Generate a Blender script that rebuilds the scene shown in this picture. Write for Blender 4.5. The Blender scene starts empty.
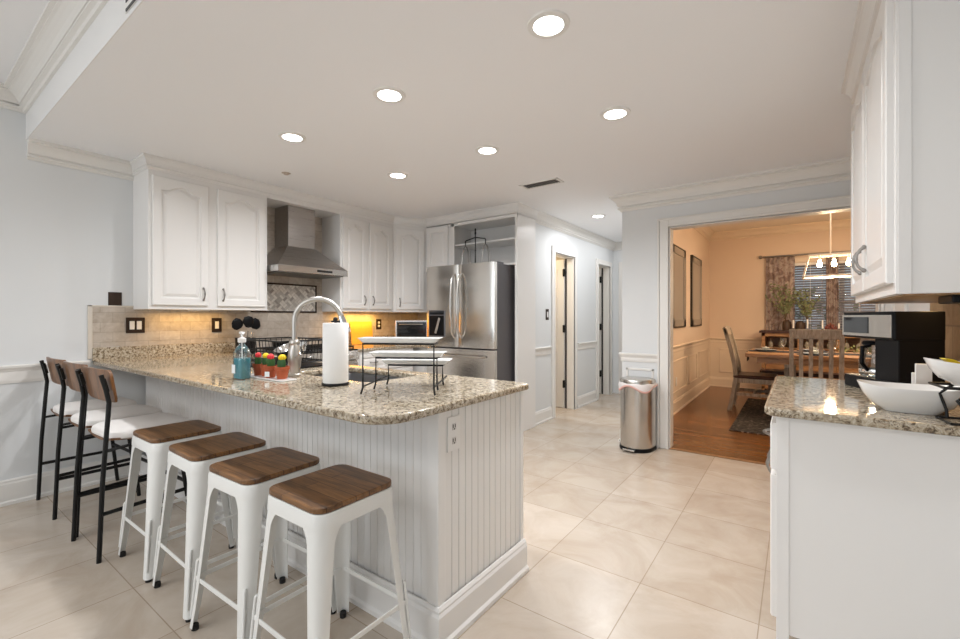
import bpy, bmesh, math, random
from mathutils import Vector, Matrix
random.seed(7)
PI = math.pi
sc = bpy.context.scene
COL = sc.collection

# ---------------------------------------------------------------- camera
cam_d = bpy.data.cameras.new('camera')
cam = bpy.data.objects.new('camera', cam_d); COL.objects.link(cam)
cam_d.sensor_width = 36.0
cam_d.lens = 36.0 * 436.8 / 960.0
cam_d.shift_y = -2.5 / 960.0
cam_d.clip_start = 0.05
YAW = math.atan2(317.0, 436.8)
cam.location = (0, 0, 1.24)
cam.rotation_euler = (PI / 2, 0, YAW)
sc.camera = cam

# ---------------------------------------------------------------- world, exposure, large lights
sc.view_settings.view_transform = 'Standard'
sc.view_settings.look = 'None'
sc.view_settings.exposure = -0.08
sc.view_settings.gamma = 1.0
sc.view_settings.use_curve_mapping = False
w = bpy.data.worlds.new('world'); sc.world = w
w.use_nodes = True
w.node_tree.nodes['Background'].inputs[0].default_value = (0.75, 0.87, 1.0, 1)
w.node_tree.nodes['Background'].inputs[1].default_value = 0.7

def area(name, loc, rot, sx, sy, power, col=(1, 1, 1), spread=PI, shape='RECTANGLE'):
    l = bpy.data.lights.new(name, 'AREA'); l.shape = shape
    l.size = sx
    if shape in ('RECTANGLE', 'ELLIPSE'): l.size_y = sy
    l.energy = power; l.color = col; l.spread = spread
    o = bpy.data.objects.new(name, l); COL.objects.link(o)
    o.location = loc; o.rotation_euler = rot
    return o

# fill light put in at the unseen living-area windows behind the photographer
area('rear_window_fill', (-2.6, -3.88, 1.45), (-PI / 2, 0, PI), 2.6, 1.9, 46, (0.90, 0.95, 1.0))
area('rear_window_fill', (1.4, -3.88, 1.45), (-PI / 2, 0, PI), 2.2, 1.9, 13, (0.90, 0.95, 1.0))
area('living_room_fill', (-1.9, -1.7, 2.70), (0, 0, 0), 3.5, 2.0, 60, (0.98, 0.99, 1.0))  # unseen fill light added under the living-room ceiling

LIGHTS = [(-0.825, 1.615), (-1.78, 1.62), (-2.72, 1.62), (-0.867, 2.55), (-1.80, 2.57), (-2.73, 2.58), (-1.91, 5.02)]
DOWN_POWER = 12.0
for i, (x, y) in enumerate(LIGHTS):
    area('downlight', (x, y, 2.425), (0, 0, 0), 0.12, 0.12, DOWN_POWER * (0.8 if i == 6 else 1.0), (0.96, 0.97, 0.99), math.radians(160), 'DISK')
# warm strips under the wall cabinets
area('hall_fill', (-1.92, 5.9, 2.40), (0, 0, 0), 0.7, 1.8, 9, (0.96, 0.97, 0.99))  # added area light that brightens the hall, no fixture there
area('under_cabinet_lamp', (-4.10, 1.55, 1.285), (0, 0, 0), 0.05, 0.5, 1.7, (1.0, 0.60, 0.20))
area('under_cabinet_lamp', (-4.10, 3.32, 1.285), (0, 0, 0), 0.05, 0.55, 5.0, (1.0, 0.55, 0.13))
area('under_cabinet_lamp', (-3.75, 4.22, 1.285), (0, 0, 0), 0.4, 0.05, 1.6, (1.0, 0.58, 0.18))
area('under_cabinet_lamp', (0.44, 2.4, 1.295), (0, 0, 0), 0.05, 0.5, 0.8, (1.0, 0.62, 0.25))
area('closet_lamp', (-3.1, 5.1, 2.35), (0, 0, 0), 0.3, 0.3, 14, (1.0, 0.74, 0.45))
area('closet_lamp', (-3.1, 6.75, 2.35), (0, 0, 0), 0.3, 0.3, 5, (1.0, 0.95, 0.9))
# dining room: added warm fill for ceiling bounce, and daylight from its own window
area('dining_bounce_fill', (1.0, 6.6, 2.66), (0, 0, 0), 2.2, 1.6, 38, (1.0, 0.82, 0.64))
area('dining_window_daylight', (0.5, 8.98, 1.55), (-PI / 2, 0, 0), 1.2, 1.2, 5, (0.85, 0.95, 1.0))

# ---------------------------------------------------------------- materials
MATS = {}
def nodes(m): return m.node_tree.nodes, m.node_tree.links
def mat(name, col, rough=0.5, metal=0.0, bump=0.0, bscale=80.0, var=0.0, vscale=6.0, emit=None, estr=0.0, coat=0.0, trans=0.0, ior=1.45, alpha=1.0, spec=None, sheen=0.0):
    if name in MATS: return MATS[name]
    m = bpy.data.materials.new(name); m.use_nodes = True
    N, L = nodes(m); p = N['Principled BSDF']
    c = (*col, 1)
    p.inputs['Base Color'].default_value = c
    p.inputs['Roughness'].default_value = rough
    p.inputs['Metallic'].default_value = metal
    p.inputs['Coat Weight'].default_value = coat
    p.inputs['Transmission Weight'].default_value = trans
    p.inputs['IOR'].default_value = ior
    p.inputs['Alpha'].default_value = alpha
    p.inputs['Sheen Weight'].default_value = sheen
    if spec is not None: p.inputs['Specular IOR Level'].default_value = spec
    if emit:
        p.inputs['Emission Color'].default_value = (*emit, 1); p.inputs['Emission Strength'].default_value = estr
    tc = N.new('ShaderNodeTexCoord')
    if var > 0:
        n = N.new('ShaderNodeTexNoise'); n.inputs['Scale'].default_value = vscale; n.inputs['Detail'].default_value = 4
        L.new(tc.outputs['Object'], n.inputs['Vector'])
        mx = N.new('ShaderNodeMix'); mx.data_type = 'RGBA'
        mx.inputs[6].default_value = (*[max(0, x * (1 - var)) for x in col], 1)
        mx.inputs[7].default_value = (*[min(1, x * (1 + var)) for x in col], 1)
        L.new(n.outputs['Fac'], mx.inputs[0]); L.new(mx.outputs[2], p.inputs['Base Color'])
    if bump > 0:
        n = N.new('ShaderNodeTexNoise'); n.inputs['Scale'].default_value = bscale; n.inputs['Detail'].default_value = 3
        L.new(tc.outputs['Object'], n.inputs['Vector'])
        b = N.new('ShaderNodeBump'); b.inputs['Strength'].default_value = bump; b.inputs['Distance'].default_value = 0.002
        L.new(n.outputs['Fac'], b.inputs['Height']); L.new(b.outputs['Normal'], p.inputs['Normal'])
    MATS[name] = m
    return m

def ramp(N, stops, interp='LINEAR'):
    r = N.new('ShaderNodeValToRGB'); e = r.color_ramp; e.interpolation = interp
    while len(e.elements) < len(stops): e.elements.new(0.5)
    for el, (pos, c) in zip(e.elements, stops): el.position = pos; el.color = (*c, 1)
    return r

def mapping(N, L, loc=(0, 0, 0), rot=(0, 0, 0), scale=(1, 1, 1), src='Object'):
    tc = N.new('ShaderNodeTexCoord'); mp = N.new('ShaderNodeMapping')
    mp.inputs['Location'].default_value = loc; mp.inputs['Rotation'].default_value = rot; mp.inputs['Scale'].default_value = scale
    L.new(tc.outputs[src], mp.inputs['Vector']); return mp

def granite():
    m = bpy.data.materials.new('granite'); m.use_nodes = True; N, L = nodes(m); p = N['Principled BSDF']
    mp = mapping(N, L)
    n1 = N.new('ShaderNodeTexNoise'); n1.inputs['Scale'].default_value = 62; n1.inputs['Detail'].default_value = 6; n1.inputs['Roughness'].default_value = 0.72; n1.inputs['Distortion'].default_value = 0.6
    L.new(mp.outputs[0], n1.inputs['Vector'])
    r1 = ramp(N, [(0.32, (0.045, 0.032, 0.024)), (0.42, (0.18, 0.132, 0.085)), (0.48, (0.36, 0.295, 0.205)), (0.56, (0.50, 0.44, 0.345)), (0.74, (0.62, 0.575, 0.49))])
    L.new(n1.outputs['Fac'], r1.inputs[0])
    v = N.new('ShaderNodeTexVoronoi'); v.inputs['Scale'].default_value = 170; L.new(mp.outputs[0], v.inputs['Vector'])
    r2 = ramp(N, [(0.0, (0, 0, 0)), (0.20, (0.12, 0.12, 0.12)), (0.34, (1, 1, 1))])
    L.new(v.outputs['Distance'], r2.inputs[0])
    n3 = N.new('ShaderNodeTexNoise'); n3.inputs['Scale'].default_value = 36; L.new(mp.outputs[0], n3.inputs['Vector'])
    r3 = ramp(N, [(0.50, (0, 0, 0)), (0.62, (1, 1, 1))]); L.new(n3.outputs['Fac'], r3.inputs[0])
    inv = N.new('ShaderNodeMath'); inv.operation = 'SUBTRACT'; inv.inputs[0].default_value = 1; L.new(r2.outputs[0], inv.inputs[1])
    mu = N.new('ShaderNodeMath'); mu.operation = 'MULTIPLY'; L.new(inv.outputs[0], mu.inputs[0]); L.new(r3.outputs[0], mu.inputs[1])
    mx = N.new('ShaderNodeMix'); mx.data_type = 'RGBA'; mx.inputs[7].default_value = (0.06, 0.045, 0.035, 1)
    L.new(mu.outputs[0], mx.inputs[0]); L.new(r1.outputs[0], mx.inputs[6]); L.new(mx.outputs[2], p.inputs['Base Color'])
    p.inputs['Roughness'].default_value = 0.06
    return m

def brickmat(name, c1, c2, mortar, bw, rh, ms, loc=(0, 0, 0), rot=(0, 0, 0), offset=0.5, rough=0.4, cloud=None, cs=3.0, bump=0.25, rvar=0.0, dist=0.8):
    m = bpy.data.materials.new(name); m.use_nodes = True; N, L = nodes(m); p = N['Principled BSDF']
    mp = mapping(N, L, loc, rot)
    b = N.new('ShaderNodeTexBrick'); b.offset = offset; b.squash = 1.0
    b.inputs['Scale'].default_value = 1.0; b.inputs['Brick Width'].default_value = bw; b.inputs['Row Height'].default_value = rh
    b.inputs['Mortar Size'].default_value = ms; b.inputs['Mortar Smooth'].default_value = 0.1; b.inputs['Bias'].default_value = 0
    b.inputs['Color1'].default_value = (*c1, 1); b.inputs['Color2'].default_value = (*c2, 1); b.inputs['Mortar'].default_value = (*mortar, 1)
    L.new(mp.outputs[0], b.inputs['Vector'])
    out = b.outputs['Color']
    if cloud:
        n = N.new('ShaderNodeTexNoise'); n.inputs['Scale'].default_value = cs; n.inputs['Detail'].default_value = 7; n.inputs['Roughness'].default_value = 0.62; n.inputs['Distortion'].default_value = dist
        L.new(mp.outputs[0], n.inputs['Vector'])
        r = ramp(N, [(0.36, (1, 1, 1)), (0.66, cloud)]); L.new(n.outputs['Fac'], r.inputs[0])
        mx = N.new('ShaderNodeMix'); mx.data_type = 'RGBA'; mx.blend_type = 'MULTIPLY'; mx.inputs[0].default_value = 1
        L.new(out, mx.inputs[6]); L.new(r.outputs[0], mx.inputs[7]); out = mx.outputs[2]
    L.new(out, p.inputs['Base Color'])
    p.inputs['Roughness'].default_value = rough
    bu = N.new('ShaderNodeBump'); bu.inputs['Strength'].default_value = bump; bu.inputs['Distance'].default_value = 0.002; bu.invert = True
    L.new(b.outputs['Fac'], bu.inputs['Height']); L.new(bu.outputs['Normal'], p.inputs['Normal'])
    return m

def woodmat(name, dark, light, rough=0.4, scale=(1, 14, 14), plank=None, rot=(0, 0, 0), bump=0.05, coat=0.0):
    m = bpy.data.materials.new(name); m.use_nodes = True; N, L = nodes(m); p = N['Principled BSDF']
    mp = mapping(N, L, (0, 0, 0), rot, scale)
    n = N.new('ShaderNodeTexNoise'); n.inputs['Scale'].default_value = 4.0; n.inputs['Detail'].default_value = 6; n.inputs['Roughness'].default_value = 0.6; n.inputs['Distortion'].default_value = 0.5
    L.new(mp.outputs[0], n.inputs['Vector'])
    r = ramp(N, [(0.33, dark), (0.66, light)]); L.new(n.outputs['Fac'], r.inputs[0]); out = r.outputs[0]
    if plank:
        mp2 = mapping(N, L, (0.05, 0.02, 0), rot)
        b = N.new('ShaderNodeTexBrick'); b.offset = 0.37; b.inputs['Scale'].default_value = 1; b.inputs['Brick Width'].default_value = plank[0]; b.inputs['Row Height'].default_value = plank[1]
        b.inputs['Mortar Size'].default_value = plank[2]; b.inputs['Color1'].default_value = (1, 1, 1, 1); b.inputs['Color2'].default_value = (0.62, 0.60, 0.58, 1); b.inputs['Mortar'].default_value = (0.25, 0.2, 0.18, 1)
        L.new(mp2.outputs[0], b.inputs['Vector'])
        mx = N.new('ShaderNodeMix'); mx.data_type = 'RGBA'; mx.blend_type = 'MULTIPLY'; mx.inputs[0].default_value = 1
        L.new(out, mx.inputs[6]); L.new(b.outputs['Color'], mx.inputs[7]); out = mx.outputs[2]
    L.new(out, p.inputs['Base Color']); p.inputs['Roughness'].default_value = rough; p.inputs['Coat Weight'].default_value = coat
    if bump:
        bu = N.new('ShaderNodeBump'); bu.inputs['Strength'].default_value = bump; bu.inputs['Distance'].default_value = 0.002
        L.new(n.outputs['Fac'], bu.inputs['Height']); L.new(bu.outputs['Normal'], p.inputs['Normal'])
    return m

def steelmat(name, col, rough, axis=2, strength=0.12):
    m = bpy.data.materials.new(name); m.use_nodes = True; N, L = nodes(m); p = N['Principled BSDF']
    s = [260, 260, 260]; s[axis] = 3
    mp = mapping(N, L, scale=s)
    n = N.new('ShaderNodeTexNoise'); n.inputs['Scale'].default_value = 1; n.inputs['Detail'].default_value = 2; L.new(mp.outputs[0], n.inputs['Vector'])
    r = ramp(N, [(0.3, tuple(c * 0.965 for c in col)), (0.7, col)]); L.new(n.outputs['Fac'], r.inputs[0]); L.new(r.outputs[0], p.inputs['Base Color'])
    mr = N.new('ShaderNodeMapRange'); mr.inputs['To Min'].default_value = rough * 0.92; mr.inputs['To Max'].default_value = rough * 1.08
    L.new(n.outputs['Fac'], mr.inputs['Value']); L.new(mr.outputs[0], p.inputs['Roughness'])
    p.inputs['Metallic'].default_value = 1.0
    p.inputs['Anisotropic'].default_value = 0.4
    return m

def glassmat(name, col=(1, 1, 1), gloss=0.12, rough=0.02):
    m = bpy.data.materials.new(name); m.use_nodes = True; N, L = nodes(m)
    for x in list(N): N.remove(x)
    o = N.new('ShaderNodeOutputMaterial'); t = N.new('ShaderNodeBsdfTransparent'); t.inputs[0].default_value = (*col, 1)
    g = N.new('ShaderNodeBsdfGlossy'); g.inputs['Roughness'].default_value = rough
    f = N.new('ShaderNodeLayerWeight'); f.inputs[0].default_value = 0.35
    mr = N.new('ShaderNodeMapRange'); mr.inputs['To Min'].default_value = gloss * 0.4; mr.inputs['To Max'].default_value = min(1, gloss * 5)
    L.new(f.outputs['Fresnel'], mr.inputs['Value'])
    mx = N.new('ShaderNodeMixShader'); L.new(mr.outputs[0], mx.inputs[0]); L.new(t.outputs[0], mx.inputs[1]); L.new(g.outputs[0], mx.inputs[2]); L.new(mx.outputs[0], o.inputs[0])
    return m

WALL = mat('paint_grey_blue', (0.73, 0.745, 0.75), 0.55, bump=0.05, bscale=220)
CEIL = mat('paint_ceiling', (0.90, 0.905, 0.92), 0.7, bump=0.05, bscale=180)
TRIM = mat('paint_trim_white', (0.80, 0.78, 0.745), 0.35)
CAB = mat('paint_cabinet_white', (0.80, 0.785, 0.765), 0.32)
PEACH = mat('paint_dining_beige', (0.76, 0.62, 0.50), 0.55, bump=0.05, bscale=220)
DTRIM = mat('paint_dining_trim', (0.78, 0.66, 0.53), 0.4)
GRAN = granite()
FLOOR = brickmat('travertine_floor', (0.60, 0.53, 0.455), (0.525, 0.455, 0.38), (0.38, 0.31, 0.24), 0.4665, 0.4665, 0.0022, loc=(0.1245 + 0.4665 * 0, -0.2190, 0), offset=0.0, rough=0.26, cloud=(0.84, 0.79, 0.74), cs=3.2, bump=0.2)
SPLASH = brickmat('travertine_subway', (0.62, 0.56, 0.49), (0.50, 0.44, 0.375), (0.44, 0.39, 0.33), 0.15, 0.075, 0.0022, rot=(PI / 2, 0, PI / 2), offset=0.5, rough=0.45, cloud=(0.78, 0.74, 0.70), cs=14, bump=0.3)
SPLASHX = brickmat('travertine_subway_back', (0.62, 0.56, 0.49), (0.50, 0.44, 0.375), (0.44, 0.39, 0.33), 0.15, 0.075, 0.0022, rot=(PI / 2, 0, 0), offset=0.5, rough=0.45, cloud=(0.78, 0.74, 0.70), cs=14, bump=0.3)
SPLASHR = brickmat('travertine_subway_brown', (0.46, 0.33, 0.19), (0.33, 0.22, 0.12), (0.2, 0.14, 0.09), 0.30, 0.15, 0.004, rot=(PI / 2, 0, PI / 2), offset=0.5, rough=0.4, cloud=(0.6, 0.5, 0.4), cs=8, bump=0.3)
HARD = woodmat('hardwood_floor', (0.19, 0.070, 0.016), (0.29, 0.118, 0.032), 0.22, (1.2, 14, 14), plank=(1.1, 0.085, 0.0015))
SEATW = woodmat('stool_wood', (0.085, 0.036, 0.012), (0.30, 0.145, 0.052), 0.36, (1.4, 11, 11), plank=(0.9, 0.055, 0.0018), bump=0.03)
CHAIRW = woodmat('walnut_ply', (0.09, 0.036, 0.012), (0.23, 0.10, 0.035), 0.32, (10, 10, 1.2))
FARM = woodmat('weathered_wood', (0.24, 0.20, 0.155), (0.44, 0.38, 0.31), 0.6, (12, 12, 1.5))
TABLEW = woodmat('table_wood', (0.24, 0.12, 0.05), (0.45, 0.25, 0.12), 0.4, (1.5, 12, 12))
DARKW = mat('dark_wood', (0.055, 0.022, 0.014), 0.35, var=0.3, vscale=12)
STEEL = steelmat('brushed_steel', (0.62, 0.60, 0.57), 0.24, 0)
STEELV = steelmat('brushed_steel_vertical', (0.60, 0.58, 0.55), 0.24, 2)
HOODS = steelmat('hood_steel', (0.42, 0.40, 0.385), 0.28, 1)
NICKEL = mat('satin_nickel', (0.50, 0.475, 0.44), 0.34, 1.0)
CHROME = mat('polished_chrome', (0.8, 0.8, 0.8), 0.08, 1.0)
PULL = mat('pewter_pull', (0.30, 0.285, 0.27), 0.3, 1.0)
BLACK = mat('black_metal', (0.006, 0.006, 0.006), 0.45, spec=0.35)
BPLAST = mat('black_plastic', (0.008, 0.008, 0.009), 0.35, spec=0.12)
RUBBER = mat('black_rubber', (0.012, 0.012, 0.012), 0.7)
DGREY = mat('fridge_side', (0.085, 0.08, 0.085), 0.42)
SWHITE = mat('stool_white_enamel', (0.80, 0.80, 0.775), 0.28)
CER = mat('white_ceramic', (0.84, 0.84, 0.83), 0.1, coat=0.4)
PAPER = mat('paper_towel', (0.90, 0.895, 0.885), 0.9, bump=0.5, bscale=300)
CUSH = mat('cushion_white', (0.80, 0.765, 0.735), 0.85, bump=0.2, bscale=400, sheen=0.2)
BRONZE = mat('dark_bronze', (0.045, 0.028, 0.02), 0.4, 0.6)
LITE = mat('lens_glow', (1, 1, 1), 0.5, emit=(1.0, 0.97, 0.92), estr=12)
PLASTW = mat('white_plastic', (0.82, 0.81, 0.79), 0.35)
TERRA = mat('terracotta', (0.40, 0.085, 0.028), 0.6, var=0.15, vscale=60)
CACT = mat('cactus_green', (0.028, 0.10, 0.022), 0.6, bump=0.6, bscale=150)
GLASS = glassmat('clear_glass', (0.96, 0.98, 0.97), 0.14)
SCREEN = mat('dark_glass', (0.012, 0.014, 0.017), 0.06, coat=0.6)

# ---------------------------------------------------------------- mesh helpers
class MB:
    def __init__(s): s.bm = bmesh.new()
    def box(s, a, b):
        x0, y0, z0 = [min(p, q) for p, q in zip(a, b)]; x1, y1, z1 = [max(p, q) for p, q in zip(a, b)]
        v = [s.bm.verts.new(c) for c in ((x0, y0, z0), (x1, y0, z0), (x1, y1, z0), (x0, y1, z0), (x0, y0, z1), (x1, y0, z1), (x1, y1, z1), (x0, y1, z1))]
        for f in ((0, 3, 2, 1), (4, 5, 6, 7), (0, 1, 5, 4), (1, 2, 6, 5), (2, 3, 7, 6), (3, 0, 4, 7)): s.bm.faces.new([v[i] for i in f])
        return s
    def loft(s, loops, cap0=True, cap1=True, closed=True):
        R = [[s.bm.verts.new(p) for p in lp] for lp in loops]; n = len(R[0])
        for A, B in zip(R, R[1:]):
            for i in range(n if closed else n - 1):
                j = (i + 1) % n
                try: s.bm.faces.new((A[i], A[j], B[j], B[i]))
                except ValueError: pass
        if cap0: s.bm.faces.new(list(reversed(R[0])))
        if cap1: s.bm.faces.new(R[-1])
        return s
    def prism(s, poly, z0, z1):
        return s.loft([[(x, y, z0) for x, y in poly], [(x, y, z1) for x, y in poly]])
    def prismd(s, poly3, d):
        d = Vector(d); return s.loft([[Vector(p) for p in poly3], [Vector(p) + d for p in poly3]])
    def tube(s, pts, r, n=8, closed=False):
        pts = [Vector(p) for p in pts]; m = len(pts); rs = r if isinstance(r, (list, tuple)) else [r] * m
        up = None; loops = []
        for i, p in enumerate(pts):
            if closed: t = pts[(i + 1) % m] - pts[i - 1]
            else: t = (pts[min(i + 1, m - 1)] - pts[max(i - 1, 0)])
            t = t.normalized()
            if up is None: up = t.orthogonal().normalized()
            else:
                up = up - t * up.dot(t)
                up = up.normalized() if up.length > 1e-6 else t.orthogonal().normalized()
            w_ = t.cross(up)
            loops.append([p + (up * math.cos(2 * PI * k / n) + w_ * math.sin(2 * PI * k / n)) * rs[i] for k in range(n)])
        if closed: loops.append(loops[0]); return s.loft(loops, False, False)
        return s.loft(loops)
    def bar(s, p0, p1, w_, h_, up=(0, 0, 1)):
        p0, p1, up = Vector(p0), Vector(p1), Vector(up); t = (p1 - p0).normalized()
        if abs(t.dot(up)) > 0.98: up = Vector((0, 1, 0))
        sd = t.cross(up).normalized(); u2 = sd.cross(t)
        return s.loft([[p + sd * a * w_ / 2 + u2 * b * h_ / 2 for a, b in ((-1, -1), (1, -1), (1, 1), (-1, 1))] for p in (p0, p1)])
    def lathe(s, prof, c=(0, 0, 0), n=24, cap0=True, cap1=True):
        return s.loft([[(c[0] + r * math.cos(2 * PI * k / n), c[1] + r * math.sin(2 * PI * k / n), c[2] + z) for k in range(n)] for r, z in prof], cap0, cap1)
    def sphere(s, c, r, n=12, sz=1.0):
        return s.lathe([(max(1e-4, r * math.sin(PI * k / n)), -r * sz * math.cos(PI * k / n)) for k in range(n + 1)], c, n + 4)
    def xf(s, M):
        bmesh.ops.transform(s.bm, matrix=M, verts=s.bm.verts); return s

def link(name, bm, m, parent=None, bevel=0.0, seg=2, smooth=False, solid=0.0, sub=0):
    if isinstance(bm, MB): bm = bm.bm
    bmesh.ops.recalc_face_normals(bm, faces=bm.faces)
    me = bpy.data.meshes.new(name); bm.to_mesh(me); bm.free()
    if smooth:
        for p in me.polygons: p.use_smooth = True
        try: me.set_sharp_from_angle(angle=math.radians(40))
        except Exception: pass
    me.materials.append(m)
    o = bpy.data.objects.new(name, me); COL.objects.link(o)
    if parent: o.parent = parent
    if solid:
        md = o.modifiers.new('solid', 'SOLIDIFY'); md.thickness = solid; md.offset = 0
    if bevel:
        md = o.modifiers.new('bevel', 'BEVEL'); md.width = bevel; md.segments = seg; md.limit_method = 'ANGLE'; md.angle_limit = math.radians(35); md.harden_normals = False
    if sub:
        md = o.modifiers.new('sub', 'SUBSURF'); md.levels = sub; md.render_levels = sub
    return o

def tag(o, label=None, cat=None, group=None, kind=None):
    if label: o['label'] = label
    if cat: o['category'] = cat
    if group: o['group'] = group
    if kind: o['kind'] = kind
    return o
def thing(name, label, cat, loc=(0, 0, 0), rz=0.0, group=None):
    o = bpy.data.objects.new(name, None); COL.objects.link(o); o.empty_display_size = 0.1
    o.location = loc; o.rotation_euler = (0, 0, rz); return tag(o, label, cat, group)
def struct(name, mb, m, bevel=0.0, parent=None, **k):
    o = link(name, mb, m, parent, bevel, **k); o['kind'] = 'structure'; return o
def kids(o): return [c for c in COL.objects if c.parent == o]
def copy_tree(o, parent=None):
    c = o.copy(); COL.objects.link(c)
    if parent: c.parent = parent
    for ch in kids(o): copy_tree(ch, c)
    return c
def rrect(x0, y0, x1, y1, r, n=5):
    P = []
    for cx, cy, a in ((x1 - r, y1 - r, 0), (x0 + r, y1 - r, PI / 2), (x0 + r, y0 + r, PI), (x1 - r, y0 + r, 1.5 * PI)):
        for k in range(n + 1):
            t = a + PI / 2 * k / n; P.append((cx + r * math.cos(t), cy + r * math.sin(t)))
    return P
def sweep(mb, path, prof, closed=False):
    """path: 2-D points; profile (offset to the left of travel, z)"""
    n = len(path); loops = []
    for i in range(n):
        p = Vector(path[i])
        d0 = (Vector(path[i]) - Vector(path[i - 1])).normalized() if (i > 0 or closed) else None
        d1 = (Vector(path[(i + 1) % n]) - Vector(path[i])).normalized() if (i < n - 1 or closed) else None
        if d0 is None: d0 = d1
        if d1 is None: d1 = d0
        n0 = Vector((-d0.y, d0.x)); n1 = Vector((-d1.y, d1.x)); m_ = (n0 + n1)
        m_ = m_ / max(0.2, m_.dot(n0))
        loops.append([(p.x + m_.x * o, p.y + m_.y * o, z) for o, z in prof])
    return mb.loft(loops)
def crown_prof(zt, h=0.13, pr=0.10):
    return [(0, zt), (pr, zt), (pr, zt - h * .13), (pr * .84, zt - h * .15), (pr * .84, zt - h * .21), (pr * .74, zt - h * .24), (pr * .60, zt - h * .33), (pr * .46, zt - h * .46), (pr * .38, zt - h * .60), (pr * .36, zt - h * .68), (pr * .24, zt - h * .70), (pr * .24, zt - h * .77), (pr * .36, zt - h * .79), (pr * .36, zt - h * .86), (pr * .20, zt - h * .90), (pr * .14, zt - h), (0, zt - h)]
def base_prof(h=0.14, t=0.016):
    return [(0, 0), (t + .010, 0), (t + .010, 0.018), (t, 0.028), (t, h - .03), (t * .7, h - .018), (t * .7, h - .010), (t * .35, h), (0, h)]
def rail_prof(z0, z1, t=0.022):
    return [(0, z0), (t * .35, z0), (t * .5, z0 + .018), (t * .45, z1 - .045), (t * .8, z1 - .03), (t * 1.2, z1 - .018), (t * 1.3, z1 - .006), (t * 1.1, z1), (0, z1)]

# ================================================================ SETTING
ZC = 2.44; ZH = 2.74
struct('floor', MB().box((-4.35, -4.0, -0.06), (0.66, 4.385, 0)).box((0.66, -4, -0.06), (3.1, 0.6, 0)).box((-4.35, 4.385, -0.06), (-1.285, 7.6, 0)), FLOOR)
struct('floor_dining', MB().box((-1.285, 4.385, -0.06), (3.3, 9.0, 0.004)), HARD)
struct('trim_threshold', MB().box((-0.975, 4.36, 0.0), (0.50, 4.41, 0.007)), woodmat('threshold_wood', (0.2, 0.09, 0.03), (0.35, 0.17, 0.06)), 0.003)
struct('ceiling', MB().box((-4.35, 0.592, ZC), (0.66, 4.49, ZC + .06)).box((-2.55, 4.49, ZC), (-1.29, 7.17, ZC + .06)), CEIL)
struct('ceiling_living', MB().box((-4.35, -4.0, ZH), (3.1, 0.62, ZH + .06)), CEIL)
struct('ceiling_dining', MB().box((-1.41, 4.37, ZH), (3.3, 9.0, ZH + .06)), mat('paint_dining_ceiling', (0.84, 0.76, 0.66), 0.7))
struct('ceiling_closets', MB().box((-4.35, 4.49, ZC), (-2.55, 7.7, ZC + .06)), CEIL)
struct('wall_soffit', MB().box((-4.23, 0.588, ZC), (3.1, 0.592, ZH)), mat('paint_soffit', (0.80, 0.795, 0.785), 0.5))
struct('wall_left', MB().box((-4.35, -4.0, 0), (-4.23, 7.7, ZH)), WALL)
struct('wall_back', MB().box((-4.23, 4.38, 0), (-2.43, 4.50, ZC)), WALL)
# rear wall with two windows behind the camera
rw = MB()
for a, b in (((-4.35, -4.1, 0), (-3.9, -4.0, ZH)), ((-1.3, -4.1, 0), (0.3, -4.0, ZH)), ((2.5, -4.1, 0), (3.1, -4.0, ZH)), ((-3.9, -4.1, 0), (-1.3, -4.0, .5)), ((-3.9, -4.1, 2.4), (-1.3, -4.0, ZH)), ((0.3, -4.1, 0), (2.5, -4.0, .5)), ((0.3, -4.1, 2.4), (2.5, -4.0, ZH))): rw.box(a, b)
struct('wall_rear', rw, WALL)
struct('wall_side', MB().box((3.1, -4.1, 0), (3.2, 0.72, ZH)).box((0.58, 0.60, 0), (3.1, 0.72, ZH)), WALL)
struct('wall_right', MB().box((0.58, 0.72, 0), (0.70, 4.37, ZC)), WALL)
# hall
HX = -2.43
D1 = (4.905, 5.50); D2 = (6.36, 6.87)
hw = MB()
for y0, y1, z0 in ((4.50, D1[0], 0), (D1[1], D2[0], 0), (D2[1], 7.17, 0), (D1[0], D1[1], 2.04), (D2[0], D2[1], 2.04)): hw.box((HX - .12, y0, z0), (HX, y1, ZC))
struct('wall_hall_left', hw, WALL)
struct('wall_hall_end', MB().box((HX, 7.05, 0), (-1.29, 7.17, ZC)), WALL)
struct('wall_closets', MB().box((-4.23, 6.02, 0), (-2.55, 6.10, ZC)).box((-4.23, 7.6, 0), (-2.43, 7.7, ZC)).box((-2.55, 7.17, 0), (-2.43, 7.6, ZC)), mat('closet_paint', (0.75, 0.68, 0.56), 0.6))
# wall between kitchen / hall and dining room
struct('wall_center', MB().box((-1.415, 4.37, 0), (-0.975, 4.49, ZC)).box((-1.415, 4.49, 0), (-1.285, 8.8, ZC)).box((-0.975, 4.37, 2.085), (0.50, 4.49, ZC)).box((0.50, 4.37, 0), (0.70, 4.49, ZC)), WALL)
# dining room skins and walls
struct('wall_dining_left', MB().box((-1.285, 4.49, 0), (-1.279, 8.8, ZH)).box((-1.279, 4.49, 2.10), (3.2, 4.497, ZH)), PEACH)
WX0, WX1, WZ0, WZ1 = -0.16, 1.30, 0.86, 2.12
db = MB()
for a, b in (((-1.41, 8.8, 0), (WX0, 8.92, ZH)), ((WX1, 8.8, 0), (3.3, 8.92, ZH)), ((WX0, 8.8, 0), (WX1, 8.92, WZ0)), ((WX0, 8.8, WZ1), (WX1, 8.92, ZH))): db.box(a, b)
struct('wall_dining_back', db, PEACH)
struct('wall_dining_right', MB().box((3.2, 4.37, 0), (3.3, 8.8, ZH)).box((0.70, 4.37, 0), (3.2, 4.488, ZH)), PEACH)

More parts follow.
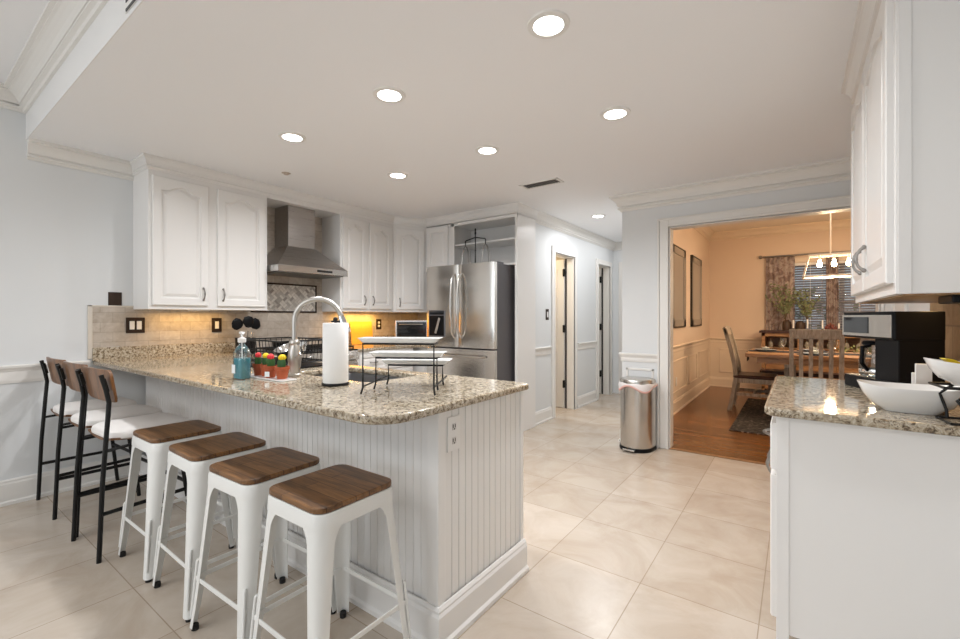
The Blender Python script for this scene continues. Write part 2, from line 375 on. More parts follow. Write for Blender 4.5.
# ---- crown mouldings
TR = TRIM
struct('trim_1', sweep(MB(), [(-1.415, 7.05), (HX, 7.05), (HX, 4.38)], crown_prof(ZC, .12, .08)), TR)
CPATH = [(-2.395, 4.38), (-2.395, 3.97), (-3.70, 3.97), (-3.90, 3.61), (-3.90, 1.178), (-4.23, 1.178)]
struct('trim_2', sweep(MB(), CPATH, crown_prof(ZC, .095, .042)), CAB)
struct('trim_3', sweep(MB(), [(-4.23, 1.178), (-4.23, 0.593)], crown_prof(ZC, .13, .075)), TR)
struct('trim_4', sweep(MB(), [(0.58, 4.37), (-1.415, 4.37), (-1.415, 7.05)], crown_prof(ZC, .15, .10)), TR)
struct('trim_5', sweep(MB(), [(0.58, 1.82), (0.25, 1.82), (0.25, 2.95), (0.58, 2.95)], crown_prof(ZC, .11, .06)), CAB)
struct('trim_6', sweep(MB(), [(0.58, 2.98), (0.58, 4.37)], crown_prof(ZC, .13, .09)), TR)
struct('trim_7', sweep(MB(), [(3.1, 0.59), (-4.23, 0.59), (-4.23, -4.0)], crown_prof(ZH, .125, .115)), TR)
struct('trim_8', sweep(MB(), [(3.2, 8.8), (-1.279, 8.8), (-1.279, 4.497)], crown_prof(ZH, .14, .10)), DTRIM)
# ---- chair rails
struct('trim_9', sweep(MB(), [(-4.23, 0.915), (-4.23, -4.0)], rail_prof(.80, .92)), TR)
struct('trim_10', sweep(MB(), [(HX, 4.80), (HX, 4.385)], rail_prof(.79, .885)), TR)
struct('trim_11', sweep(MB(), [(HX, 6.27), (HX, 5.60)], rail_prof(.79, .885)), TR)
struct('trim_12', sweep(MB(), [(-1.075, 4.37), (-1.415, 4.37), (-1.415, 7.0)], rail_prof(.80, .885)), TR)
struct('trim_13', sweep(MB(), [(3.2, 8.8), (-1.279, 8.8), (-1.279, 4.50)], rail_prof(.78, .87)), DTRIM)
# ---- baseboards
struct('baseboard_left', sweep(MB(), [(-4.23, 1.23), (-4.23, -4.0)], base_prof(.165)), TR)
struct('baseboard_hall_near', sweep(MB(), [(HX, 4.82), (HX, 4.385)], base_prof(.15)), TR)
struct('baseboard_hall_middle', sweep(MB(), [(HX, 6.27), (HX, 5.59)], base_prof(.15)), TR)
struct('baseboard_hall_end', sweep(MB(), [(-1.5, 7.05), (-1.58, 7.05)], base_prof(.15)), TR)
struct('baseboard_center', sweep(MB(), [(-1.075, 4.37), (-1.415, 4.37), (-1.415, 7.0)], base_prof(.15)), TR)
struct('baseboard_right', sweep(MB(), [(0.58, 2.95), (0.58, 3.87)], base_prof(.15)), TR)
struct('baseboard_dining', sweep(MB(), [(3.2, 8.8), (-1.279, 8.8), (-1.279, 4.50)], base_prof(.17)), DTRIM)
# ---- picture-frame panelling below the rails
def frame_yz(mb, x, y0, y1, z0, z1, s, w_=.022, t=.010):
    for a, b in (((y0, z0), (y1, z0 + w_)), ((y0, z1 - w_), (y1, z1)), ((y0, z0), (y0 + w_, z1)), ((y1 - w_, z0), (y1, z1))): mb.box((x, a[0], a[1]), (x + s * t, b[0], b[1]))
def frame_xz(mb, y, x0, x1, z0, z1, s, w_=.022, t=.010):
    for a, b in (((x0, z0), (x1, z0 + w_)), ((x0, z1 - w_), (x1, z1)), ((x0, z0), (x0 + w_, z1)), ((x1 - w_, z0), (x1, z1))): mb.box((a[0], y, a[1]), (b[0], y + s * t, b[1]))
struct('trim_14', (lambda m: (frame_xz(m, 4.37, -1.375, -1.11, .25, .74, -1), m)[1])(MB()), TR, 0.003)
struct('wainscot_panel_left', MB().box((-1.279, 4.50, 0.16), (-1.275, 8.796, .79)), DTRIM)
struct('wainscot_panel_back', MB().box((-1.275, 8.795, 0.16), (3.2, 8.80, .79)), DTRIM)
dw = MB()
for y0, y1 in ((4.75, 5.55), (5.75, 6.75), (6.92, 7.55), (7.72, 8.62)): frame_yz(dw, -1.275, y0, y1, .26, .68, 1)
for x0, x1 in ((-1.12, -0.35), (-0.18, 0.6), (0.8, 1.6), (1.8, 2.9)): frame_xz(dw, 8.795, x0, x1, .26, .68, -1)
struct('trim_15', dw, DTRIM, 0.003)
# left wall: faint panel frames under the rail
lw = MB(); frame_yz(lw, -4.23, -1.2, 0.35, .27, .72, 1)
struct('trim_16', lw, TR, 0.003)

# ---- casings
def casing_y(mb, y, x0, x1, ztop, w_, t, s):           # opening in a Y-plane wall
    for a, b in (((x0 - w_, 0), (x0, ztop + w_)), ((x1, 0), (x1 + w_, ztop + w_)), ((x0, ztop), (x1, ztop + w_))):
        mb.box((a[0], y, a[1]), (b[0], y + s * t, b[1]))
def casing_x(mb, x, y0, y1, ztop, w_, t, s):
    for a, b in (((y0 - w_, 0), (y0, ztop + w_)), ((y1, 0), (y1 + w_, ztop + w_)), ((y0, ztop), (y1, ztop + w_))):
        mb.box((x, a[0], a[1]), (x + s * t, b[0], b[1]))
cs = MB(); casing_y(cs, 4.37, -0.975, 0.50, 2.085, .08, .02, -1); casing_y(cs, 4.37, -0.975, 0.50, 2.085, .022, .028, -1)
cs.box((-0.975, 4.365, 0), (-0.963, 4.495, 2.085)).box((0.488, 4.365, 0), (0.5, 4.495, 2.085)).box((-0.975, 4.365, 2.073), (0.5, 4.495, 2.085))
cs.box((-1.057, 4.343, 0), (-1.075, 4.37, 2.165)).box((-1.075, 4.343, 2.15), (0.578, 4.37, 2.17))
struct('trim_17', cs, TR, 0.004)
for k, (a, b) in enumerate((D1, D2)):
    c_ = MB(); casing_x(c_, HX, a, b, 2.04, .075, .018, 1); casing_x(c_, HX, a, b, 2.04, .02, .024, 1)
    c_.box((HX - .125, a - .001, 0), (HX + .005, a + .012, 2.04)).box((HX - .125, b - .012, 0), (HX + .005, b + .001, 2.04)).box((HX - .125, a, 2.028), (HX + .005, b, 2.041))
    struct('trim_%d' % (18 + k), c_, TR, 0.003)
c_ = MB(); c_.box((0.58, 3.90, 0), (0.562, 3.99, 2.12)).box((0.58, 4.29, 0), (0.562, 4.37, 2.12)).box((0.58, 3.99, 2.04), (0.562, 4.29, 2.12))
struct('trim_20', c_, TR, 0.003)
struct('door_4', MB().box((0.58, 3.99, 0.01), (0.57, 4.29, 2.04)), TRIM)

# ---- doors
def panel_door(name, w_, h_, m, rows, t=.035, cols=2):
    """door leaf in local x 0..w, y 0..t, z 0..h with raised panels on the -y face"""
    mb = MB().box((0, 0, 0.008), (w_, t, h_))
    pw = (w_ - .10 * 2 - .08 * (cols - 1)) / cols
    for z0, z1 in rows:
        for c in range(cols):
            x0 = .10 + c * (pw + .08)
            L_ = [[(x0 + i, y, z0 + i), (x0 + pw - i, y, z0 + i), (x0 + pw - i, y, z1 - i), (x0 + i, y, z1 - i)] for i, y in ((0, -.001), (0, -.008), (.018, -.002), (.045, -.009))]
            mb.loft(L_, False, True)
    return mb
ROWS = ((.18, .78), (.92, 1.52), (1.64, 1.90))
d = struct('door_1', panel_door('door_1', .575, 2.02, TRIM, ROWS), TRIM)
d.location = (-2.562, 5.468, 0); d.rotation_euler = (0, 0, PI - 0.04)
d.scale = (1, -1, 1)
hg = MB()
for z in (.33, 1.08, 1.84): hg.box((-.004, -.012, z - .05), (.012, .042, z + .05)).tube([(-.004, -.006, z - .052), (-.004, -.006, z + .052)], .009)
struct('hinge', hg, BLACK, parent=d)
struct('door_knob', MB().sphere((.52, -.05, .96), .027).tube([(.52, .0, .96), (.52, -.05, .96)], .01), BRONZE, parent=d, smooth=True)
d = struct('door_2', panel_door('door_2', .49, 2.02, TRIM, ROWS), TRIM)
d.location = (-2.562, 6.838, 0); d.rotation_euler = (0, 0, PI - 0.04); d.scale = (1, -1, 1)
hg = MB()
for z in (.33, 1.08, 1.84): hg.box((-.004, -.012, z - .05), (.012, .042, z + .05)).tube([(-.004, -.006, z - .052), (-.004, -.006, z + .052)], .009)
struct('hinge', hg, BLACK, parent=d)
d = struct('door_3', panel_door('door_3', .62, 2.03, TRIM, ROWS), TRIM)
d.location = (-2.25, 7.022, 0)
c_ = MB(); casing_y(c_, 7.05, -2.25, -1.63, 2.04, .085, .02, -1)
struct('trim_21', c_, TR, 0.003)
struct('door_knob', MB().sphere((.05, -.055, .96), .027).tube([(.05, .0, .96), (.05, -.05, .96)], .01), BRONZE, parent=d, smooth=True)
# dark strips painted in for the shaded gap at the two open doors
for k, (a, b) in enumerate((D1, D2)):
    struct('trim_%d' % (22 + k), MB().box((HX - .120, b - .016, 0), (HX - .098, b - .0115, 2.03)), mat('gap_shade', (0.03, 0.028, 0.026), 0.8))

# ---- dining window with blinds outside world
wm = MB()
for a, b in (((WX0, WZ0), (WX0 + .05, WZ1)), ((WX1 - .05, WZ0), (WX1, WZ1)), ((WX0, WZ0), (WX1, WZ0 + .05)), ((WX0, WZ1 - .05), (WX1, WZ1)), ((WX0 + .70, WZ0), (WX0 + .76, WZ1)), ((WX0, 1.46), (WX1, 1.50))):
    wm.box((a[0], 8.84, a[1]), (b[0], 8.885, b[1]))
for x in (.29, .53, .99, 1.21): wm.box((WX0 + x - .05, 8.85, WZ0), (WX0 + x - .035, 8.87, WZ1))
win = struct('window_1', wm, TRIM, 0.003)
struct('window_glass', MB().box((WX0 + .04, 8.86, WZ0 + .04), (WX1 - .04, 8.864, WZ1 - .04)), GLASS, parent=win)
c_ = MB()
for a, b in (((WX0 - .08, WZ0 - .08), (WX0, WZ1 + .08)), ((WX1, WZ0 - .08), (WX1 + .08, WZ1 + .08)), ((WX0, WZ1), (WX1, WZ1 + .08)), ((WX0 - .1, WZ0 - .03), (WX1 + .1, WZ0))): c_.box((a[0], 8.8, a[1]), (b[0], 8.775, b[1]))
struct('trim_24', c_, DTRIM, 0.003)
for i, (x0, x1) in enumerate(((-3.9, -1.3), (0.3, 2.5))):
    m_ = MB()
    for a, b in (((x0, .5), (x0 + .06, 2.4)), ((x1 - .06, .5), (x1, 2.4)), ((x0, .5), (x1, .56)), ((x0, 2.34), (x1, 2.4)), (((x0 + x1) / 2 - .03, .5), ((x0 + x1) / 2 + .03, 2.4)), ((x0, 1.42), (x1, 1.46))): m_.box((a[0], -4.07, a[1]), (b[0], -4.02, b[1]))
    wn = struct('window_%d' % (2 + i), m_, TRIM)
    struct('window_glass', MB().box((x0, -4.05, .5), (x1, -4.045, 2.4)), GLASS, parent=wn)

# ---- tile backsplashes
struct('backsplash_left', MB().box((-4.23, 0.93, 1.012), (-4.219, 4.37, 1.318)).box((-4.23, 2.08, 1.318), (-4.219, 2.861, 2.34)).box((-4.23, 2.09, 0.86), (-4.219, 2.86, 1.02)), SPLASH)
SPLASH.node_tree.nodes['Mapping'].inputs['Rotation'].default_value = (PI / 2, PI / 2, 0)
SPLASHR.node_tree.nodes['Mapping'].inputs['Rotation'].default_value = (PI / 2, PI / 2, 0)
struct('trim_25', MB().box((-4.23, 0.905, 0.93), (-4.216, 0.932, 1.328)).box((-4.23, 0.905, 1.316), (-4.216, 1.19, 1.328)), mat('tile_edge', (0.66, 0.60, 0.52), 0.4), 0.003)
struct('backsplash_back', MB().box((-4.219, 4.369, 0.94), (-3.41, 4.38, 1.318)), SPLASHX)
struct('backsplash_right', MB().box((0.58, 1.20, 0.93), (0.569, 3.27, 1.33)), SPLASHR)
# framed mosaic behind the range
mo = bpy.data.materials.new('mosaic_herringbone'); mo.use_nodes = True; N, L = nodes(mo); p = N['Principled BSDF']
mp = mapping(N, L, rot=(PI / 2, PI / 2, 0)); outs = []
for rz_ in (PI / 4, 3 * PI / 4):
    m2 = N.new('ShaderNodeMapping'); m2.inputs['Rotation'].default_value = (0, 0, rz_); L.new(mp.outputs[0], m2.inputs['Vector'])
    b = N.new('ShaderNodeTexBrick'); b.offset = 0.0; b.inputs['Scale'].default_value = 1; b.inputs['Brick Width'].default_value = .050; b.inputs['Row Height'].default_value = .025; b.inputs['Mortar Size'].default_value = .0016
    b.inputs['Color1'].default_value = (0.78, 0.75, 0.70, 1); b.inputs['Color2'].default_value = (0.12, 0.10, 0.085, 1); b.inputs['Mortar'].default_value = (0.50, 0.46, 0.41, 1); b.inputs['Bias'].default_value = -0.30
    L.new(m2.outputs[0], b.inputs['Vector']); outs.append((m2, b))
sx_ = N.new('ShaderNodeSeparateXYZ'); L.new(outs[0][0].outputs[0], sx_.inputs[0]); fl = []
for ax in (0, 1):
    dv_ = N.new('ShaderNodeMath'); dv_.operation = 'DIVIDE'; dv_.inputs[1].default_value = .050; L.new(sx_.outputs[ax], dv_.inputs[0])
    ff = N.new('ShaderNodeMath'); ff.operation = 'FLOOR'; L.new(dv_.outputs[0], ff.inputs[0]); fl.append(ff)
ad = N.new('ShaderNodeMath'); ad.operation = 'ADD'; L.new(fl[0].outputs[0], ad.inputs[0]); L.new(fl[1].outputs[0], ad.inputs[1])
md_ = N.new('ShaderNodeMath'); md_.operation = 'FLOORED_MODULO'; md_.inputs[1].default_value = 2; L.new(ad.outputs[0], md_.inputs[0])
mxm = N.new('ShaderNodeMix'); mxm.data_type = 'RGBA'; L.new(md_.outputs[0], mxm.inputs[0]); L.new(outs[0][1].outputs['Color'], mxm.inputs[6]); L.new(outs[1][1].outputs['Color'], mxm.inputs[7])
L.new(mxm.outputs[2], p.inputs['Base Color']); p.inputs['Roughness'].default_value = .3
struct('mosaic_panel', MB().box((-4.219, 2.10, 1.30), (-4.213, 2.775, 1.565)), mo)
mf = MB(); frame_yz(mf, -4.219, 2.085, 2.79, 1.285, 1.58, 1, .016, .012)
struct('trim_26', mf, BRONZE, 0.003)

# ================================================================ COUNTERS
def curve_slab(name, outer, hole, z0, z1, m, bev=.009):
    cu = bpy.data.curves.new(name, 'CURVE'); cu.dimensions = '2D'; cu.fill_mode = 'BOTH'
    for poly in [outer] + ([hole] if hole else []):
        sp = cu.splines.new('POLY'); sp.points.add(len(poly) - 1); sp.use_cyclic_u = True
        for q, (x, y) in zip(sp.points, poly): q.co = (x, y, 0, 1)
    cu.extrude = (z1 - z0) / 2 - bev; cu.bevel_depth = bev; cu.bevel_resolution = 3; cu.offset = -bev
    ob = bpy.data.objects.new(name + '_curve', cu); COL.objects.link(ob)
    dg = bpy.context.evaluated_depsgraph_get(); me = bpy.data.meshes.new_from_object(ob.evaluated_get(dg))
    bpy.data.objects.remove(ob)
    me.name = name; me.materials.clear(); me.materials.append(m)
    me.transform(Matrix.Translation((0, 0, (z0 + z1) / 2)))
    for p_ in me.polygons: p_.use_smooth = True
    try: me.set_sharp_from_angle(angle=math.radians(50))
    except Exception: pass
    o = bpy.data.objects.new(name, me); COL.objects.link(o); return o
def arc(cx, cy, r, a0, a1, n=8): return [(cx + r * math.cos(math.radians(a0 + (a1 - a0) * k / n)), cy + r * math.sin(math.radians(a0 + (a1 - a0) * k / n))) for k in range(n + 1)]
ZT = 0.915; ZU = 0.884
XE = -1.062
outer = [(-4.225, 0.935)] + arc(XE - .13, 0.935 + .13, .13, 270, 360) + arc(XE - .03, 1.89 - .03, .03, 0, 90, 4) + [(-3.60, 1.89), (-3.60, 2.088), (-4.225, 2.088)]
hole = rrect(-2.38, 1.43, -1.72, 1.80, .05)
ct = curve_slab('granite_worktop', outer, hole, ZU, ZT, GRAN)
tag(ct, 'speckled beige granite worktop of the peninsula, with the sink cut in', 'countertop')
sp_ = link('splash_strip', MB().box((-4.23, 0.93, ZT - .002), (-4.208, 2.088, 1.012)), GRAN, ct, 0.003)
ct2 = curve_slab('granite_worktop', [(-4.225, 2.862), (-3.60, 2.862), (-3.60, 3.70), (-3.415, 3.76), (-3.415, 4.37), (-4.225, 4.37)], None, ZU, ZT, GRAN)
tag(ct2, 'granite worktop in the far corner between range and refrigerator', 'countertop')
link('splash_strip', MB().box((-4.23, 2.862, ZT - .002), (-4.208, 4.36, 1.012)).box((-4.208, 4.35, ZT - .002), (-3.415, 4.369, 1.012)), GRAN, ct2, 0.003)
ct3 = curve_slab('granite_worktop', [(0.575, 2.93)] + arc(-0.098 + .02, 2.91, .02, 90, 180, 3) + arc(-0.098 + .05, 1.875 + .05, .05, 180, 270, 6) + [(0.575, 1.875)], None, ZU, ZT, GRAN)
tag(ct3, 'granite worktop at the right edge carrying the coffee maker', 'countertop')

# ---- peninsula base with beadboard
def bead_path(length, pitch=.042):
    P = []; n = int(length / pitch); p_ = length / n
    for k in range(n): P += [(k * p_, 0), (k * p_ + .002, -.0035), (k * p_ + .005, -.0035), (k * p_ + .007, 0)]
    return P + [(length, 0)]
pen = thing('peninsula_base', 'white beadboard peninsula cabinet under the granite, behind the stools', 'cabinet', (-2.6, 1.5, 0))
def wl(o, root): o.location = tuple(-c for c in root.location) if o.parent == root else (0, 0, 0); return o
wl(link('body', MB().box((-4.20, 1.252, 0), (-1.104, 1.860, .68)).box((-4.20, 1.252, .68), (-1.104, 1.405, ZU)).box((-4.20, 1.83, .68), (-1.104, 1.86, ZU)).box((-1.695, 1.405, .68), (-1.104, 1.83, ZU)).box((-4.20, 1.405, .68), (-2.42, 1.83, ZU)), CAB, pen), pen)
bd = MB(); pts = bead_path(1.28)
bd.loft([[(-1.14 - u, 1.244 - v, z) for u, v in pts] + [(-1.14 - 1.28, 1.252, z), (-1.14, 1.252, z)] for z in (.12, ZU)])
pts = bead_path(1.78 - 0.06)
bd.loft([[(-1.14 - 1.28 - u, 1.244 - v, z) for u, v in pts] + [(-1.14 - 3.0, 1.252, z), (-1.14 - 1.28, 1.252, z)] for z in (.12, ZU)])
wl(link('beadboard', bd, CAB, pen), pen)
be = MB(); pts = bead_path(.565)
be.loft([[(-1.096 + v, 1.275 + u, z) for u, v in pts] + [(-1.104, 1.84, z), (-1.104, 1.275, z)] for z in (.12, ZU)])
wl(link('beadboard', be, CAB, pen), pen)
wl(link('corner_post', MB().box((-1.15, 1.235, 0), (-1.090, 1.278, ZU)), CAB, pen, 0.004), pen)
wl(link('corner_post', MB().box((-1.106, 1.838, 0), (-1.090, 1.868, ZU)), CAB, pen, 0.004), pen)
wl(link('baseboard', sweep(MB(), [(-1.090, 1.868), (-1.090, 1.236), (-4.20, 1.236)][::-1], [(-o, z) for o, z in base_prof(.15, .020)]), CAB, pen), pen)
dr = MB()
for x0, x1 in ((-3.55, -3.12), (-3.10, -2.50), (-2.48, -2.06), (-2.04, -1.62), (-1.60, -1.16)): dr.box((x0, 1.86, .12), (x1, 1.879, .84))
wl(link('door', dr, CAB, pen, 0.003), pen)
ol = link('outlet', MB().box((-1.0965, 1.292, .715), (-1.0905, 1.366, .85)), PLASTW, pen, 0.002); wl(ol, pen)
for z in (.755, .81):
    so = link('socket', MB().box((-1.0905, 1.318, z - .013), (-1.089, 1.340, z + .013)), mat('socket_face', (0.60, 0.58, 0.55), 0.3), ol)
    for a, b_, c0, c1 in ((1.3205, 1.3240, -.004, .009), (1.3335, 1.3370, -.004, .008), (1.3265, 1.3315, -.012, -.006)):
        link('slot', MB().box((-1.089, a, z + c0), (-1.0884, b_, z + c1)), BLACK, ol)

ZT = 0.9158

# ================================================================ CABINETS
def arch_door(mb, x0, x1, z0, z1, y, t=.020, rail=.055, rise=.05, arch=True):
    """raised-panel door, front face towards -y"""
    w_ = x1 - x0; NB, NS, NT = 8, 6, 20
    def inner(ins, extra=0):
        a0, a1 = x0 + rail + ins, x1 - rail - ins; b0 = z0 + rail + ins; b1 = z1 - rail - ins - (rise if arch else 0)
        P = [(a0 + (a1 - a0) * k / NB, b0) for k in range(NB)] + [(a1, b0 + (b1 - b0) * k / NS) for k in range(NS)]
        for k in range(NT):
            u = 1 - 2 * k / NT; x = (a0 + a1) / 2 + u * (a1 - a0) / 2
            q = abs(u) / .86
            P.append((x, b1 + (rise * .5 * (1 + math.cos(PI * min(1, q))) if arch else 0)))
        return P + [(a0, b1 + (b0 - b1) * k / NS) for k in range(NS)]
    def rect(e):
        a0, a1, b0, b1 = x0 + e, x1 - e, z0 + e, z1 - e
        return [(a0 + (a1 - a0) * k / NB, b0) for k in range(NB)] + [(a1, b0 + (b1 - b0) * k / NS) for k in range(NS)] + [(a1 + (a0 - a1) * k / NT, b1) for k in range(NT)] + [(a0, b1 + (b0 - b1) * k / NS) for k in range(NS)]
    LP = [(rect(0), y), (rect(0), y - t + .004), (rect(.005), y - t), (inner(0), y - t), (inner(.003), y - t + .011), (inner(.013), y - t + .012), (inner(.036), y - t + .002)]
    mb.loft([[(px, yy, pz) for px, pz in lp] for lp, yy in LP])
    return mb
def pull(x, z, y, ln=.096, vertical=True, out=.028):
    mb = MB(); pts = []
    for k in range(11):
        t = k / 10; a = (t - .5) * ln; o = out * math.sin(PI * t) ** .6 if 0 < t < 1 else 0
        pts.append((x, y - o - .001, z + a) if vertical else (x + a, y - o - .001, z))
    mb.tube(pts, [.0075, .006, .005, .0048, .0058, .0075, .0058, .0048, .005, .006, .0075], 8)
    for e in (pts[0], pts[-1]): mb.sphere((e[0], y - .004, e[2]), .008, 8)
    return mb
def cabinet(name, label, loc, rz, W, D, H, doors, group=None, z0=0, toe=0, top_gap=.10, rise=.045):
    """local frame: back on y=0, front towards -y, x 0..W, z 0..H"""
    t = thing(name, label, 'cabinet', loc, rz, group)
    b = MB().box((0, -D, toe), (W, 0, H))
    if toe: b.box((0.01, -D + .07, 0), (W - .01, 0, toe))
    link('body', b, CAB, t, 0.002)
    for d_ in doors:
        x0, x1, a0, a1 = d_[:4]; kind = d_[4]
        if kind == 'drawer':
            o = link('drawer_front', arch_door(MB(), x0, x1, a0, a1, -D, rail=.03, arch=False), CAB, t)
            link('handle', pull((x0 + x1) / 2, (a0 + a1) / 2, -D - .02, vertical=False), PULL, o, smooth=True)
        else:
            o = link('door', arch_door(MB(), x0, x1, a0, a1, -D, arch=kind != 'flat', rise=rise), CAB, t)
            if d_[5] is not None: link('handle', pull(d_[5], d_[6], -D - .02), PULL, o, smooth=True)
    return t
LB = 1.299; LT = 2.352
# left wall, two-door unit left of the hood (front at X=-3.9, faces +X)
cabinet('wall_cabinet', 'white two-door wall cabinet left of the range hood', (-4.23, 1.178, LB), PI / 2, .90, .33, LT - LB,
        [(.022, .405, .03, 1.003, 'arch', .365, .125), (.475, .875, .03, 1.003, 'arch', .515, .125)])
cabinet('wall_cabinet', 'narrower white two-door wall cabinet right of the range hood', (-4.23, 2.861, LB), PI / 2, .745, .33, LT - LB,
        [(.025, .345, .03, 1.003, 'arch', .305, .125), (.385, .715, .03, 1.003, 'arch', .425, .125)])
# diagonal corner unit
dl = math.hypot(.20, .36); ang = math.atan2(.36, .20)
t = thing('corner_wall_cabinet', 'white single-door corner wall cabinet between the two wall runs', 'cabinet', (-3.90, 3.61, LB), ang)
cb = MB(); inv = Matrix.Rotation(-ang, 4, 'Z')
poly = [inv @ Vector((x + 3.90, y - 3.61, 0)) for x, y in ((-3.90, 3.61), (-3.70, 3.97), (-3.70, 4.365), (-4.216, 4.365), (-4.216, 3.61))]
cb.loft([[(v.x, v.y, z) for v in poly] for z in (0, LT - LB)])
link('body', cb, CAB, t)
o = link('door', arch_door(MB(), .03, dl - .03, .03, 1.003, 0, rise=.045), CAB, t)
link('handle', pull(.075, .115, -.02), PULL, o, smooth=True)
# cabinet above the refrigerator (with the open shelf) and its tall end panel
t = thing('over_fridge_cabinet', 'white cabinet over the refrigerator with an open shelf niche', 'cabinet', (-3.70, 4.37, 1.80))
FW = 1.305; FD = .40
b = MB(); x1 = FW
b.box((0, -FD, 0), (.40, 0, .535)).box((.40, -FD, 0), (x1 - .03, 0, .02)).box((.40, -FD, .515), (x1 - .03, 0, .535)).box((.40, -.015, .02), (x1 - .03, 0, .515))
b.box((.40, -FD - .001, .505), (x1, -FD + .019, .54)).box((.40, -FD - .001, 0), (.445, -FD + .019, .535))
link('body', b, CAB, t)
link('side_panel', MB().box((x1 - .03, -FD, -1.80), (x1, 0, .54)), CAB, t, 0.002)
link('shelf', MB().box((.41, -FD + .03, .275), (x1 - .035, -.016, .294)), CAB, t, 0.002)
link('door', arch_door(MB(), .03, .36, .025, .515, -FD, arch=False), CAB, t)
# beam over the hood and light valance
struct('trim_27', MB().box((-4.218, 2.079, 2.325), (-3.902, 2.860, 2.44)), CAB)
fill = MB().box((-4.22, 1.18, LT), (-3.905, 2.078, 2.44)).box((-4.22, 2.862, LT), (-3.905, 4.36, 2.44)).box((-3.905, 3.99, LT), (-2.42, 4.36, 2.44)).box((.255, 1.825, 2.34), (.575, 2.945, 2.44))
struct('trim_28', fill, CAB)
# base units on the left wall
cabinet('base_cabinet', 'white base cabinet right of the range under the corner worktop', (-4.20, 2.865, 0), PI / 2, .80, .575, ZU,
        [(.02, .38, .13, .66, 'flat', .34, .58), (.40, .78, .13, .66, 'flat', .44, .58), (.02, .38, .68, .85, 'drawer'), (.40, .78, .68, .85, 'drawer')], toe=.10)
cabinet('base_cabinet', 'white base cabinet left of the refrigerator in the far corner', (-4.20, 4.36, 0), 0, .77, .58, ZU,
        [(.60, .76, .13, .85, 'flat', None, None)], toe=.10)
cabinet('base_cabinet', 'white base cabinet left of the range behind the peninsula', (-4.20, 1.87, 0), PI / 2, .21, .575, ZU, [(.01, .20, .13, .85, 'flat', .03, .7)], toe=.10)
# right side
t = cabinet('wall_cabinet', 'white wall cabinet at the right edge above the coffee maker', (.578, 2.95, 1.31), -PI / 2, 1.13, .335, 1.03,
        [(.02, .525, .035, .965, 'arch', .475, .165), (.545, 1.10, .035, .965, 'arch', .61, .165)])
link('end_panel_stile', MB().box((1.128, -.33, 0), (1.134, -.300, 1.03)), CAB, t, 0.001)
link('underside', MB().box((.02, -.315, -.004), (1.11, -.005, .001)), woodmat('cabinet_underside', (0.30, 0.17, 0.07), (0.45, 0.28, 0.13)), t)
t = cabinet('base_cabinet', 'white base cabinet at the right edge with plain end panel', (.575, 2.90, 0), -PI / 2, .985, .635, ZU,
        [(.03, .46, .14, .66, 'flat', .42, .58), (.50, .965, .14, .66, 'flat', .54, .58), (.03, .46, .68, .85, 'drawer'), (.50, .965, .68, .85, 'drawer')], toe=.10)
link('end_panel_stile', MB().box((.984, -.636, 0.0), (.989, -.598, ZU)), CAB, t, 0.001)
tag(link('under_cabinet_light', MB().box((.37, 1.86, 1.282), (.56, 2.02, 1.306)), BPLAST, None, 0.004), 'black light bar under the right wall cabinet', 'light')
tag(link('under_cabinet_light', MB().box((-4.15, 1.53, 1.290), (-3.97, 1.63, 1.304)), PLASTW, None, 0.003), 'white light puck under the cabinet left of the hood', 'light')

# ================================================================ RANGE HOOD
t = thing('range_hood', 'stainless chimney range hood between the wall cabinets', 'range hood', (-4.218, 2.47, 1.656))
def hl(x0, x1, y0, y1, z): return [(x0, y0, z), (x1, y0, z), (x1, y1, z), (x0, y1, z)]
link('lip', MB().loft([hl(0, .47, -.375, .375, 0), hl(0, .47, -.375, .375, .058)]), steelmat('hood_lip', (0.6, 0.59, 0.57), .22, 1), t, 0.003)
LP = []
for k in range(9):
    u = k / 8; s_ = (1 - u) ** 1.06
    LP.append(hl(0, .25 + .215 * s_, -.155 - .218 * s_, .155 + .218 * s_, .058 + .212 * u))
link('canopy', MB().loft(LP), HOODS, t)
link('chimney', MB().box((0, -.145, .268), (.245, .145, .669)), HOODS, t, 0.002)
link('control_strip', MB().box((.4695, .02, .018), (.4715, .19, .040)), SCREEN, t)
link('filter', MB().box((.03, -.34, -.006), (.44, .34, .002)), mat('hood_filter', (.2, .2, .2), .4, 1.0), t)

# ================================================================ RANGE
t = thing('gas_range', 'stainless gas range with black grates under the hood', 'stove', (-4.215, 2.475, 0))
link('body', MB().box((0.01, -.378, 0.02), (.60, .378, .895)), STEELV, t, 0.004)
link('cooktop', MB().box((0.01, -.379, .895), (.615, .379, .918)), BLACK, t, 0.004)
for gy in (-.25, 0, .25):
    g = MB()
    for q in (-.11, 0, .11): g.box((.05, gy + q - .005, .935), (.57, gy + q + .005, .950))
    for q in (.05, .18, .31, .44, .565): g.box((q - .005, gy - .115, .935), (q + .005, gy + .115, .950))
    for a in (.05, .565):
        for q in (-.11, .11): g.box((a - .006, gy + q - .006, .917), (a + .006, gy + q + .006, .94))
    link('grate', g, BLACK, t, 0.002)
pn = link('control_panel', MB().loft([[(.600, -.378, .80), (.640, -.378, .82), (.615, -.378, .905), (.600, -.378, .905)], [(.600, .378, .80), (.640, .378, .82), (.615, .378, .905), (.600, .378, .905)]]), STEEL, t)
for y in (-.3, -.15, 0, .15, .3):
    link('knob', MB().tube([(.62, y, .86), (.664, y, .872)], [.026, .020], 14), CHROME, pn, smooth=True)
od = link('oven_door', MB().box((.60, -.372, .19), (.632, .372, .785)), STEELV, t, 0.004)
link('oven_window', MB().box((.631, -.27, .32), (.634, .27, .62)), SCREEN, od)
link('oven_handle', MB().tube([(.632, -.32, .735), (.672, -.32, .735), (.672, .32, .735), (.632, .32, .735)], .011), STEEL, od, smooth=True)
